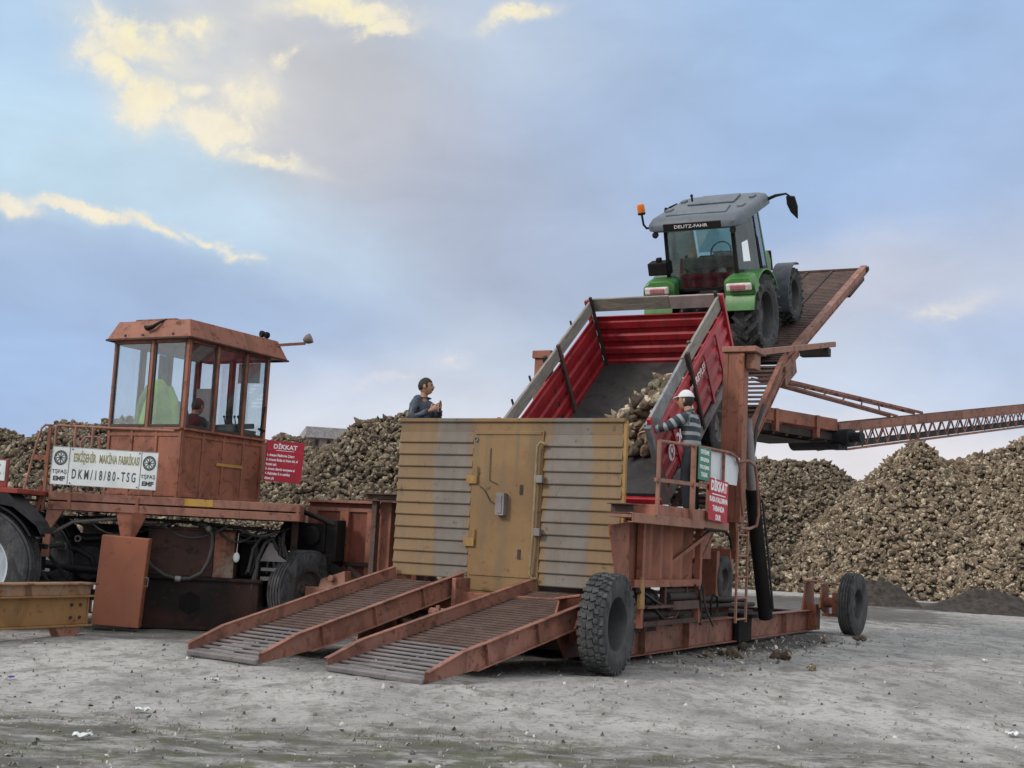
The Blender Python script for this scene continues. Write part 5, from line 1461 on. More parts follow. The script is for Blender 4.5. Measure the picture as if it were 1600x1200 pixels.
for s in (-1, 1):
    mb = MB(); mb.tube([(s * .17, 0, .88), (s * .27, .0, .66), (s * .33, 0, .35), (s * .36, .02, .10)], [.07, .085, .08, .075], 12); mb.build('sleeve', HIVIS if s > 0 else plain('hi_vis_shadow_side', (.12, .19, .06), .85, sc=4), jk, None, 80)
mb = MB(); mb.tube([(0, 0, 1.0), (0, .02, 1.10), (0, .08, 1.13), (0, .1, 1.3)], .01, 6); mb.build('hook', BLACK, jk)

# orange cabinet standing before the undercarriage
kb = empty('steel_cabinet', UM @ T(1.25, -.30, .05) @ RY(2.6) @ RX(1.2))
tag(kb, 'tall plain orange steel cabinet standing in front of the cabin machinery', 'cabinet')
CABP = paint('cabinet_paint', (.275, .098, .055), (.24, .085, .048), rust=.3, dirt=.25)
mb = MB(); mb.b2((-.32, 0, 0), (.32, .22, 1.24)); mb.build('body', CABP, kb, None, None, .008)
mb = MB(); mb.b2((-.325, -.026, .005), (.315, -.002, 1.235)); mb.build('door', CABP, kb, None, None, .008)
mb = MB(); mb.tube([(.321, .06, .58), (.36, .06, .58), (.36, .06, .70), (.321, .06, .70)], .009, 8); mb.build('handle', GREYSTEEL, kb)
mb = MB()
for k in range(9): mb.b2((.3205, .02, .10 + k * .125), (.325, .028, .16 + k * .125))
mb.build('hinge', ORANGE_DARK, kb)

# yellow beam lying in the left foreground
yb = empty('steel_girder', MM @ T(-6.6, 0, 0))
tag(yb, 'long ochre yellow steel girder on a short orange foot, bottom left', 'girder')
mb = MB(); mb.b2((-.10, -6.5, .15), (-.02, -1.64, .50)); mb.b2((-.2, -6.5, .50), (.06, -1.60, .525)); mb.b2((-.2, -6.5, .125), (.06, -1.60, .15)); mb.b2((-.2, -1.66, .15), (.0, -1.64, .5)); mb.build('beam', paint('girder_yellow', (.31, .17, .066), (.25, .135, .054), rust=.5, dirt=.5), yb, None, None, .005, 1)
mb = MB(); mb.b2((-.1, -6.5, .525), (.03, -1.66, .66)); mb.b2((-.2, -6.5, .66), (.08, -1.58, .685)); mb.build('cap_rail', paint('girder_cap', (.20, .09, .06), (.28, .17, .10), rust=.6, dirt=.8, dirtc=(.25, .2, .16)), yb, None, None, .005, 1)
mb = MB()
for y in (-1.78, -1.93):
    for z in (.24, .40): mb.lathe([(.001, 0), (.022, 0), (.022, .02), (.001, .02)], 6, T(-.02, y, z))
for y in (-3.1, -3.25):
    for z in (.24, .40): mb.lathe([(.001, 0), (.03, 0), (.03, .02), (.001, .02)], 6, T(-.02, y, z))
mb.build('bolt', RUST_DARK, yb)
mb = MB(); mb.poly([(-.12, -2.2, .124), (-.12, -1.78, .124), (-.12, -1.88, -.02), (-.12, -2.12, -.02)], .16, (1, 0, 0)); mb.build('foot', ORANGE_PALE, yb, None, None, .006)
mb = MB(); mb.b2((-.1, -5.5, -.02), (.04, -5.2, .124)); mb.build('foot', ORANGE_PALE, yb)

# ================================================================ trailer on the tilted platform
TRM = MM @ P1 @ T(-1.80, 0, .0)
TR = empty('farm_trailer', TRM)
tag(TR, 'red tipping trailer with grey board extensions, tilted steeply on the platform', 'trailer')
S0, S1, NB, NT, HB = -2.85, 1.0, 1.22, 2.16, 1.15
def ribwall(p0, d, n_out, L, name, mat=None):
    """pressed steel wall: ribs run along its length. p0 lower inner corner, d direction, n_out outward"""
    p0 = Vector(p0); d = Vector(d); no = Vector(n_out)
    prof = [(0, 0), (.05, 0), (.08, .035), (.17, .035), (.20, 0), (.30, 0), (.33, .035), (.42, .035), (.45, 0), (.55, 0), (.58, .035), (.67, .035), (.70, 0), (.82, 0), (.84, .03), (.90, .03), (.92, 0), (.94, 0)]
    vs = []; fs = []
    n = len(prof)
    for e in (0, L):
        for (z, o) in prof: vs.append(p0 + d * e + no * o + Vector((0, 0, z)))
        for (z, o) in prof: vs.append(p0 + d * e + no * (o + .022) + Vector((0, 0, z)))
    for i in range(n - 1):
        fs += [(i, i + 1, 2 * n + i + 1, 2 * n + i), (n + i, 3 * n + i, 3 * n + i + 1, n + i + 1), (i, n + i, n + i + 1, i + 1), (2 * n + i, 2 * n + i + 1, 3 * n + i + 1, 3 * n + i)]
    fs += [(0, 2 * n, 3 * n, n), (n - 1, 2 * n - 1, 4 * n - 1, 3 * n - 1)]
    mb = MB(); mb.add(vs, fs)
    return mb.build(name, mat or RED_IN, TR)
ribwall((-HB, S0, NB), (0, 1, 0), (-1, 0, 0), S1 - S0, 'side_wall')
ribwall((HB, S0, NB), (0, 1, 0), (1, 0, 0), S1 - S0, 'side_wall', RED)
ribwall((-HB, S1, NB), (1, 0, 0), (0, 1, 0), 2 * HB, 'front_wall')
FLOORM = paint('trailer_floor', (.036, .036, .038), (.05, .047, .046), rust=.4, dirt=.6, dirtc=(.075, .066, .06), rough=.7)
mb = MB(); mb.b2((-HB, S0, NB - .05), (HB, S1, NB)); mb.build('floor', FLOORM, TR)
PX_, ST_ = HB + .062, .07
for x in (-PX_, PX_):
    for s in (S0 + .04, -.95, S1 - .02):
        mb = MB(); mb.b2((x - .03, s - .04, NB - .10), (x + .03, s + .04, 2.50)); mb.build('stake', RED if s != -.95 else RUST_DARK, TR, None, None, .008)
for x in (-HB + .03, HB - .03):
    mb = MB(); mb.b2((x - .025, -.62, NB), (x + .025, -.55, 2.50)); mb.build('inner_stake', RUSTY, TR, None, None, .006)
    mb = MB(); mb.b2((x - .025, S1 - .06, NB), (x + .025, S1 - .01, 2.56)); mb.build('inner_stake', RUST_DARK, TR, None, None, .006)
# boards
mb = MB(); mb.b2((-HB - .02, S0 - .25, 2.24), (-HB + .025, -.58, 2.46)); mb.build('side_board', WOODY, TR, None, None, .006)
mb = MB(); mb.b2((-HB - .025, -.56, 2.255), (-HB + .02, S1 + .04, 2.475)); mb.build('side_board', WOODY, TR, RZ(-.0), None, .006)
mb = MB(); mb.b2((HB - .025, -1.05, 2.24), (HB + .02, S1 + .04, 2.47)); mb.build('side_board', WOODY, TR, None, None, .006)
mb = MB(); mb.poly([(HB - .02, S0 + .0, 2.02), (HB - .02, S0 + .0, 2.42), (HB - .02, -1.08, 2.46), (HB - .02, -1.08, 2.24), (HB - .02, -2.1, 2.20)], .045, (1, 0, 0)); mb.build('side_board', plain('tin_sheet', (.24, .25, .26), .5, .4), TR, None, None, .006)
mb = MB(); mb.b2((-HB + .03, S1 - .0, 2.26), (.28, S1 + .045, 2.50)); mb.build('front_board', WOODX, TR, None, None, .006)
mb = MB(); mb.b2((.285, S1 - .005, 2.255), (HB + .03, S1 + .04, 2.49)); mb.build('front_board', plain('plank_pinkish', (.27, .22, .215), .8, sc=3), TR, None, None, .006)
for s in (-2.3, -1.6, .2):
    mb = MB(); mb.tube([(-HB - .05, s, 2.30), (-HB - .05, s, 2.52)], .018, 8); mb.build('board_pin', RUST_DARK, TR)
# rear frame
for x in (-HB - .06, HB + .06):
    mb = MB(); mb.b2((x - .045, S0 - .10, .80), (x + .045, S0 - .0, 2.42)); mb.build('rear_post', plain('post_grey', (.17, .17, .175), .6, .3) if x > 0 else RUST_DARK, TR, None, None, .01)
mb = MB(); mb.b2((-HB - .06, S0 - .06, 1.02), (HB + .06, S0 + .06, 1.16)); mb.build('rear_sill', RED, TR, None, None, .01)
for k, s in enumerate((-2.1, -1.5, -.3, .35)):
    mb = MB(); mb.b2((HB + .058, s - .035, NB - .02), (HB + .085, s + .035, NT - .08)); mb.build('latch_strap', RED, TR, None, None, .006)
mb = MB(); mb.b2((HB + .02, S0 + .1, 1.05), (HB + .07, S1, 1.20)); mb.b2((-HB - .07, S0 + .1, 1.05), (-HB - .02, S1, 1.20)); mb.build('side_sill', plain('sill_grey', (.17, .16, .16), .6), TR, None, None, .006)
# chassis, axle, wheels
mb = MB()
for x in (-.42, .42): mb.b2((x - .05, S0 + .2, .78), (x + .05, S1 + .2, .96))
for s in (-2.4, -1.4, -.4, .5): mb.b2((-1.1, s, .98), (1.1, s + .07, 1.14))
mb.b2((-.9, .18, .44), (.9, .30, .56)); mb.b2((-.55, .0, .56), (-.35, .5, .78)); mb.b2((.35, .0, .56), (.55, .5, .78))
mb.build('chassis', paint('chassis_dark', (.09, .02, .02), (.05, .02, .02), rust=.5, dirt=.6), TR, None, None, .006)
for x, d in ((-.95, -1), (.95, 1)):
    wheel('wheel', TR, T(x * 1.04, .05, .53), .52, .24, .25, plain('trailer_rim', (.20, .19, .18), .5, .3) if x > 0 else RIMG, 'rib', d)
mb = MB(); mb.bar((-.4, S1 + .1, .87), (0, S1 + 1.3, .62), .08, .1); mb.bar((.4, S1 + .1, .87), (0, S1 + 1.3, .62), .08, .1); mb.bar((0, S1 + 1.1, .64), (0, S1 + 1.75, .56), .07, .07); mb.build('drawbar', RED, TR, None, None, .006)
tubep('ram', [(0, -1.9, .9), (0, -.6, .85)], .08, BLACK, TR, 14)
# lettering on the right side wall
def side_text(s_, size, y, z, mat, **k):
    return text_obj(s_, size, mat, TR, frame((HB + .061, y, z), (0, 1, 0), (0, 0, 1)), **k)
side_text('DOĞAN', .27, -1.62, 1.60, WHITEP, bold=.012, sx=.9)
side_text('RÖMORK', .10, -1.0, 1.93, INKW, sx=1.0)
side_text('TREYLER', .17, -.62, 1.92, INKW, bold=.003)
mb = MB()
for k, (r, off) in enumerate(((.13, 0),)):
    mb.lathe([(.001, 0), (.13, 0), (.13, .004), (.001, .004)], 24, T(HB + .060, -2.32, 1.60))
lg = mb.build('emblem', WHITEP, TR)
mb = MB(); mb.lathe([(.045, .0), (.075, .0), (.075, .003), (.045, .003)], 20, T(HB + .0645, -2.30, 1.62), closed=True); mb.b2((HB + .0645, -2.36, 1.50), (HB + .0675, -2.29, 1.57)); mb.build('emblem_mark', RED, TR)

# beets left in the lower corner of the trailer
r = np.random.default_rng(21)
spots = []
tries = 0
while len(spots) < 240 and tries < 30000:
    tries += 1
    s = S0 + .85 + 2.6 * r.random(); x = -.55 + 1.52 * r.random()
    top = .74 * max(0, min(1, (.60 - s) / 1.4)) * max(0, min(1, (s + 1.95) / .45)) * max(0, min(1, (x + .0 + (-s - .5) * .40) / .8))
    if top < .12: continue
    h = .10 + (top - .10) * (.25 + .75 * r.random())
    if all((s - a) ** 2 + (x - b_) ** 2 + (h - c_) ** 2 > .125 ** 2 for a, b_, c_ in spots): spots.append((s, x, h))
for k, (s, x, h) in enumerate(spots):
    o = bpy.data.objects.new('sugar_beet', BEET[k % 7]); COL.objects.link(o)
    sc_ = .155 + .075 * r.random()
    o.matrix_world = TRM @ T(x, s, NB + h) @ Euler((r.random() * 6, r.random() * 6, r.random() * 6)).to_matrix().to_4x4() @ Matrix.Scale(sc_, 4)
    tag(o, 'sugar beet in the remaining load at the low corner of the tilted trailer', 'sugar beet', 'beets left in the red trailer')

# ================================================================ tractors
def make_tractor(name, M, label, body, roofm, cab=True, rr=.78, fender_dark=False, wheel_rim=None):
    t_ = empty(name, M); tag(t_, label, 'tractor')
    rim = wheel_rim or RIMG
    for x, d in ((-.84, -1), (.84, 1)):
        wheel('wheel', t_, T(x, 0, rr), rr, .46, rr * .58, rim, 'chevron' if cab else 'rib', d)
    for x, d in ((-.80, -1), (.80, 1)):
        wheel('wheel', t_, T(x, 2.3, .56), .56, .34, .32, rim, 'chevron', d)
    mb = MB(); mb.b2((-.22, -.45, .55), (.22, 1.4, 1.0)); mb.b2((-.18, 1.4, .55), (.18, 3.0, .85)); mb.tube([(-.75, 0, rr), (.75, 0, rr)], .13, 14); mb.bar((-.72, 2.3, .56), (.72, 2.3, .56), .16, .16); mb.b2((-.15, 2.1, .56), (.15, 2.5, .75)); mb.build('transmission', BLACK, t_, None, None, .03)
    # bonnet
    mb = MB(); mb.poly([(-.29, 1.25, 1.0), (-.29, 1.25, 1.56), (-.29, 2.4, 1.48), (-.29, 3.05, 1.34), (-.29, 3.15, 1.15), (-.29, 3.1, .85), (-.29, 1.6, .85)], .58, (1, 0, 0)); mb.build('bonnet', body, t_, None, 40, .06)
    mb = MB(); mb.b2((-.30, 3.10, .9), (.30, 3.17, 1.32)); mb.build('grille', BLACK, t_, None, None, .02)
    mb = MB(); mb.tube([(.48, 1.3, 1.1), (.52, 1.3, 1.5), (.52, 1.3, 2.3 if cab else 1.9), (.53, 1.24, 2.4 if cab else 2.0)], .04, 12); mb.build('exhaust', BLACK, t_, None, 60)
    # rear fenders: arch sheet with outer skirt and a rear panel carrying the lamp
    for s in (-1, 1):
        x0, x1 = s * .50, s * 1.06
        rf = rr + .09
        prof = []
        a0, a1 = (158, 20) if cab else (150, 40)
        N = 18
        vs = []; fs = []
        for k in range(N + 1):
            a = R(a0 + (a1 - a0) * k / N)
            # angle measured from +Y (forward): arch over the wheel, rear side at 180
            y = rf * math.cos(a); z = rr + rf * math.sin(a)
            y2 = (rf - .03) * math.cos(a); z2 = rr + (rf - .03) * math.sin(a)
            vs += [(x0, y, z), (x1, y, z), (x1, y2, z2), (x0, y2, z2)]
        for k in range(N):
            o = 4 * k
            for j in range(4): fs.append((o + j, o + (j + 1) % 4, o + 4 + (j + 1) % 4, o + 4 + j))
        fs += [(0, 3, 2, 1), (4 * N, 4 * N + 1, 4 * N + 2, 4 * N + 3)]
        mb = MB(); mb.add(vs, fs)
        f = mb.build('fender', DARK if fender_dark else body, t_, None, 50, .01)
        if cab:
            mb = MB()
            # rounded rear panel
            xa, xb = s * .47, s * 1.07
            mb.poly([(xa, -.80, 1.15), (xb, -.80, 1.17), (xb, -.84, 1.26), (xb, -.82, 1.40), (s * .98, -.72, 1.52), (s * .6, -.70, 1.52), (xa, -.74, 1.46)], .30, (0, 1, 0)); mb.build('fender_panel', body, t_, None, 45, .05, )
            mb = MB(); mb.b2((s * .55, -.875, 1.28), (s * 1.02, -.80, 1.42)); mb.build('tail_lamp', plain('lamp_clear', (.62, .56, .56), .25, spec=.6), t_, None, None, .03)
            mb = MB(); mb.b2((s * .62, -.885, 1.30), (s * .92, -.84, 1.40)); mb.build('tail_lamp', plain('lamp_red', (.42, .16, .17), .25, spec=.6), t_, None, None, .02)
            mb = MB(); mb.b2((xa, -.81, 1.09), (xb, -.62, 1.15)); mb.build('fender_trim', BLACK, t_, None, None, .02)
        # front fender
        N = 12; vs = []; fs = []
        rf = .56 + .10
        for k in range(N + 1):
            a = R(195 + (60 - 195) * k / N)
            for (x, q) in ((s * .62, rf), (s * 1.0, rf), (s * 1.0, rf - .03), (s * .62, rf - .03)): vs.append((x, 2.3 + q * math.cos(a), .56 + q * math.sin(a)))
        for k in range(N):
            o = 4 * k
            for j in range(4): fs.append((o + j, o + (j + 1) % 4, o + 4 + (j + 1) % 4, o + 4 + j))
        fs += [(0, 3, 2, 1), (4 * N, 4 * N + 1, 4 * N + 2, 4 * N + 3)]
        mb = MB(); mb.add(vs, fs); mb.bar((s * .7, 2.3, .6), (s * .75, 2.3, 1.2), .05, .05); mb.build('front_fender', DARK if not cab else plain('fender_grey', (.075, .085, .10), .5), t_, None, 50, .01)
    # three-point linkage and hitch
    mb = MB()
    for s in (-1, 1):
        mb.bar((s * .30, -.3, .62), (s * .42, -1.05, .55), .05, .09); mb.bar((s * .36, -.35, 1.15), (s * .42, -.85, .60), .035, .05)
        mb.bar((s * .2, -.35, 1.12), (s * .36, -.75, 1.1), .06, .07)
    mb.bar((0, -.4, 1.05), (0, -.85, 1.15), .05, .06); mb.b2((-.16, -.75, .42), (.16, -.4, .62)); mb.tube([(0, -.75, .70), (0, -.45, .70)], .05, 12); mb.b2((-.30, -.52, .75), (.30, -.42, 1.2))
    mb.build('hitch', DARK, t_, None, None, .01)
    if not cab: return t_
    for s in (-.12, .12):
        mb = MB()
        for k in range(6): mb.b2((s * 2.6 - .012, -.80, 1.02 + k * .05), (s * 2.6 + .012, -.78, 1.05 + k * .05))
        mb.build('chain', GREYSTEEL, t_)
    # cab
    zb, zt = 1.30, 2.46
    RP, BP, AP = (.66, -.42), (.84, .42), (.70, 1.28)
    mb = MB(); mb.b2((-.66, -.36, .95), (.66, 1.25, 1.02)); mb.b2((-.62, -.42, 1.0), (.62, -.36, 1.34)); mb.b2((-.45, -.62, 1.22), (.45, -.38, 1.34)); mb.build('cab_floor', BLACK, t_, None, None, .02)
    for s in (-1, 1):
        mb = MB(); mb.bar((s * RP[0], RP[1] - .06, zb - .05), (s * (RP[0] - .02), RP[1] + .04, zt), .07, .08); mb.build('cab_post', BLACK, t_, None, None, .015)
        mb = MB(); mb.bar((s * BP[0], BP[1], zb - .2), (s * (BP[0] - .06), BP[1], zt), .05, .07); mb.build('cab_post', BLACK, t_, None, None, .015)
        mb = MB(); mb.bar((s * AP[0], AP[1], 1.05), (s * (AP[0] - .03), AP[1] - .22, zt), .06, .07); mb.build('cab_post', body, t_, None, None, .015)
        mb = MB(); mb.poly([(s * .655, -.44, zb), (s * .84, .38, zb - .18), (s * .785, .38, zt), (s * .64, -.36, zt)], .006, (s, 0, 0)); mb.build('side_window', GLASST, t_)
        mb = MB(); mb.poly([(s * .84, .46, 1.05), (s * .71, 1.26, 1.05), (s * .68, 1.06, zt), (s * .785, .46, zt)], .006, (s, 0, 0)); mb.build('door_glass', GLASST, t_)
        mb = MB(); mb.tube([(s * .84, .44, 1.3), (s * .86, .46, 1.35), (s * .82, .46, 2.0), (s * .80, .46, 2.05)], .014, 8); mb.build('grab_handle', BLACK, t_)
    mb = MB(); mb.poly([(-.60, -.50, zb + .0), (.60, -.50, zb + .0), (.63, -.49, zb + .14), (.60, -.40, zt - .03), (-.60, -.40, zt - .03), (-.63, -.49, zb + .14)], .006, (0, 1, 0)); mb.build('rear_window', GLASST, t_)
    mb = MB(); mb.bar((-.63, -.50, zb), (.63, -.50, zb), .05, .05); mb.bar((-.63, -.40, zt), (.63, -.40, zt), .05, .06); mb.bar((-.63, -.5, zb + .16), (-.5, -.5, zb), .03, .04); mb.bar((.63, -.5, zb + .16), (.5, -.5, zb), .03, .04); mb.build('rear_window_frame', BLACK, t_)
    mb = MB(); mb.poly([(-.62, 1.22, 1.62), (.62, 1.22, 1.62), (.58, 1.03, zt), (-.58, 1.03, zt)], .006, (0, 1, 0)); mb.build('windscreen', GLASST, t_)
    # roof: domed slab with crowned top and raised hatch
    mb = MB()
    lay = [(2.44, .82, -.66, 1.36), (2.48, .89, -.73, 1.46), (2.58, .89, -.73, 1.46), (2.665, .84, -.62, 1.40), (2.69, .78, -.52, 1.33)]
    vs = []; fs = []
    n = 28
    def ring(hw, y0, y1, z):
        out = []
        for k in range(n):
            a = 2 * math.pi * k / n; ca, sa = math.cos(a), math.sin(a)
            ex = .17
            px_ = hw * math.copysign(abs(ca) ** ex, ca); py_ = (y0 + y1) / 2 + (y1 - y0) / 2 * math.copysign(abs(sa) ** ex, sa)
            out.append((px_, py_, z + .02 * (1 - (px_ / hw) ** 2) * (1 if z > 2.65 else 0)))
        return out
    for (z, hw, y0, y1) in lay: vs += ring(hw, y0, y1, z)
    for i in range(len(lay) - 1):
        for k in range(n): fs.append((i * n + k, i * n + (k + 1) % n, (i + 1) * n + (k + 1) % n, (i + 1) * n + k))
    fs.append(tuple(reversed(range(n)))); fs.append(tuple((len(lay) - 1) * n + k for k in range(n)))
    mb.add(vs, fs); mb.build('roof', roofm, t_, None, 50)
    mb = MB(); mb.poly([(-.46, .42, 2.70), (.46, .42, 2.70), (.38, 1.16, 2.71), (-.38, 1.16, 2.71)], .035, (0, 0, 1)); mb.build('roof_hatch', roofm, t_, None, None, .02)
    mb = MB(); mb.poly([(-.58, -.46, 2.69), (.58, -.46, 2.69), (.48, .16, 2.705), (-.48, .16, 2.705)], .03, (0, 0, 1)); mb.build('roof_panel', roofm, t_, None, None, .02)
    for s in (-1, 1):
        mb = MB(); mb.box((s * .70, .1, 2.70), (.12, .25, .05)); mb.box((s * .68, .9, 2.71), (.10, .2, .05)); mb.build('roof_pad', roofm, t_, None, None, .02)
    mb = MB(); mb.b2((-.55, -.735, 2.47), (.55, -.70, 2.60)); st = mb.build('rear_strip', BLACK, t_, None, None, .012)
    text_obj('DEUTZ-FAHR', .085, INKW, t_, frame((-.02, -.737, 2.535), (1, 0, 0), (0, 0, 1)), sx=1.25)
    for s in (-1, 1):
        mb = MB(); mb.lathe([(.001, -.04), (.05, -.04), (.06, .02), (.001, .03)], 14, T(s * .74, -.66, 2.40) @ RZ(-90)); mb.build('work_lamp', DARK, t_, None, 40)
    # mirrors, beacon
    mb = MB(); mb.tube([(.80, 1.2, 2.55), (1.02, 1.25, 2.62), (1.22, 1.25, 2.64), (1.30, 1.25, 2.58)], [.035, .03, .02, .015], 10); mb.build('mirror_arm', BLACK, t_, None, 60)
    mb = MB(); mb.poly([(1.22, 1.22, 2.60), (1.38, 1.22, 2.58), (1.42, 1.22, 2.38), (1.40, 1.22, 2.14), (1.28, 1.22, 2.28), (1.22, 1.22, 2.44)], .07, (0, 1, 0)); mb.build('mirror', BLACK, t_, None, None, .02)
    mb = MB(); mb.tube([(-.78, 1.1, 2.55), (-.95, 1.2, 2.62), (-1.12, 1.2, 2.56)], .02, 8); mb.build('mirror_arm', BLACK, t_, None, 60)
    mb = MB(); mb.poly([(-1.00, 1.16, 2.52), (-1.20, 1.16, 2.58), (-1.26, 1.16, 2.36), (-1.08, 1.16, 2.24)], .06, (0, 1, 0)); mb.build('mirror', BLACK, t_, None, None, .02)
    mb = MB(); mb.tube([(-.84, -.6, 2.53), (-.92, -.60, 2.53), (-.97, -.60, 2.60), (-.98, -.60, 2.80)], .022, 8); mb.lathe([(.001, 0), (.07, 0), (.07, .04), (.001, .05)], 16, T(-.98, -.60, 2.79) @ RY(-90)); mb.build('beacon_arm', BLACK, t_, None, 60)
    m, tt, b = new_mat('beacon_amber'); b.inputs['Base Color'].default_value = (.85, .22, .02, 1); b.inputs['Roughness'].default_value = .2; b.inputs['Transmission Weight'].default_value = .3
    mb = MB(); mb.lathe([(.07, 0), (.072, .10), (.055, .15), (.001, .165)], 18, T(-.98, -.60, 2.835) @ RY(-90)); mb.build('beacon', m, t_, None, 50)
    mb = MB(); mb.tube([(-.3, .3, 2.80), (-.3, .3, 2.90)], .02, 8); mb.sph((-.3, .3, 2.91), .03, 8); mb.build('antenna', BLACK, t_, None, 60)
    mb = MB(); mb.b2((-1.0, -.62, 1.58), (-.62, -.34, 1.82)); mb.b2((-.85, -.55, 1.82), (-.75, -.45, 1.90)); mb.build('tool_box', BLACK, t_, None, None, .02)
    # inside: seat, steering wheel, console
    mb = MB(); mb.box((.02, .05, 1.28), (.52, .5, .14)); mb.build('seat', DARK, t_, None, 40, .04)
    mb = MB(); mb.poly([(-.26, -.16, 1.32), (.30, -.16, 1.32), (.28, -.22, 1.70), (.16, -.24, 1.86), (-.12, -.24, 1.86), (-.24, -.22, 1.70)], .10, (0, 1, 0)); mb.build('backrest', DARK, t_, None, 40, .04)
    pts = [(.20 * math.cos(a), .72 + .12 * math.sin(a), 1.72 + .17 * math.sin(a)) for a in np.linspace(0, 2 * math.pi, 25)]
    mb = MB(); mb.tube(pts, .016, 8); mb.bar((0, .72, 1.72), (0, .95, 1.4), .06, .06); mb.bar((-.18, .72, 1.72), (.18, .72, 1.72), .02, .02); mb.build('steering_wheel', BLACK, t_, None, 60)
    mb = MB(); mb.b2((-.30, .85, 1.02), (.30, 1.2, 1.62)); mb.b2((.34, -.1, 1.02), (.55, .7, 1.45)); mb.b2((-.62, -.1, 1.02), (-.42, .6, 1.40)); mb.b2((-.2, .95, 2.15), (-.05, 1.02, 2.36)); mb.build('console', DARK, t_, None, None, .03)

    up = ('cab_post', 'side_window', 'door_glass', 'grab_handle', 'rear_window', 'rear_window_frame', 'windscreen', 'roof', 'roof_hatch', 'roof_panel', 'roof_pad', 'rear_strip', 'lettering', 'work_lamp', 'mirror_arm', 'mirror', 'beacon_arm', 'beacon', 'antenna', 'seat', 'backrest', 'steering_wheel', 'console')
    for ch_ in t_.children:
        nm_ = ch_.name.split('.')[0]
        if nm_ in up: ch_.location = ch_.location + Vector((0, .14, .13))
        elif nm_ in ('fender_panel', 'tail_lamp', 'fender_trim', 'tool_box'): ch_.location = Vector((0, .14, .17))
    return t_
TGM = MM @ P2 @ T(-1.74, .30, .085)
make_tractor('tractor', TGM, 'green tractor with grey cab roof climbing the raised platform', GREEN, TGREY, True, .78)
TLM = T(-7.06, 18.25, 0) @ RZ(90)
tl = make_tractor('tractor', TLM, 'old red tractor cut off by the left edge, only its rear wheel and fender seen', REDT, REDT, False, .80, True, RIMW)
mb = MB(); mb.b2((-1.10, -.55, 1.80), (1.05, -.15, 1.87)); mb.build('rear_bar', REDT, tl, None, None, .01)
mb = MB(); mb.b2((-1.02, -.36, 1.87), (-.96, .2, 2.25)); mb.build('plate_holder', REDT, tl, None, None, .01)
mb = MB(); mb.b2((-1.03, -.33, 1.96), (-1.021, .0, 2.23)); pl_ = mb.build('lamp_plate', WHITEP, tl, None, None, .003)
mb = MB()
for (y, z, r_) in ((-.20, 2.12, .045), (-.15, 2.17, .02), (-.24, 2.17, .02), (-.16, 2.06, .025), (-.25, 2.06, .02), (-.2, 2.02, .018)): mb.lathe([(.001, 0), (r_, 0), (r_, .003), (.001, .003)], 12, T(-1.0345, y, z))
mb.build('plate_marks', INKD, tl)
mb = MB(); mb.poly([(-1.09, -.42, 1.80), (-1.09, .3, 1.80), (-1.09, .2, 1.72), (-1.09, -.5, 1.62), (-1.09, -.86, 1.36), (-1.09, -.9, 1.28), (-1.09, -.80, 1.45)], .5, (1, 0, 0)); mb.build('fender_skirt', DARK, tl, None, None, .01)
mb = MB(); mb.box((0, .15, 1.25), (.5, .5, .12)); mb.box((0, -.1, 1.5), (.5, .1, .45)); mb.build('seat', BLACK, tl, None, 40, .04)

# ================================================================ people
def skin_mesh(nodes, edges, sub=2, smooth_=True):
    """grow a surface on a skeleton with the Skin modifier; returns a mesh"""
    names = list(nodes); idx = {n: i for i, n in enumerate(names)}
    me = bpy.data.meshes.new('skeleton')
    me.from_pydata([nodes[n][0] for n in names], [(idx[a], idx[b]) for a, b in edges], [])
    o = bpy.data.objects.new('skeleton', me); COL.objects.link(o)
    sk = o.modifiers.new('skin', 'SKIN'); sk.use_smooth_shade = True; sk.branch_smoothing = .6
    ss = o.modifiers.new('sub', 'SUBSURF'); ss.levels = sub; ss.render_levels = sub
    lay = me.skin_vertices[0].data if me.skin_vertices else None
    if lay is None:
        bm = bmesh.new(); bm.from_mesh(me); bm.verts.layers.skin.verify(); bm.to_mesh(me); bm.free(); lay = me.skin_vertices[0].data
    for n in names:
        r_ = nodes[n][1]; r_ = r_ if isinstance(r_, tuple) else (r_, r_)
        lay[idx[n]].radius = r_
    lay[0].use_root = True
    dg = bpy.context.evaluated_depsgraph_get(); dg.update()
    out = bpy.data.meshes.new_from_object(o.evaluated_get(dg))
    bpy.data.objects.remove(o); bpy.data.meshes.remove(me)
    return out

def mesh_to_mb(me, mb, M=None):
    mb.add([v.co.copy() for v in me.vertices], [tuple(p.vertices) for p in me.polygons], 0, M)
    bpy.data.meshes.remove(me)

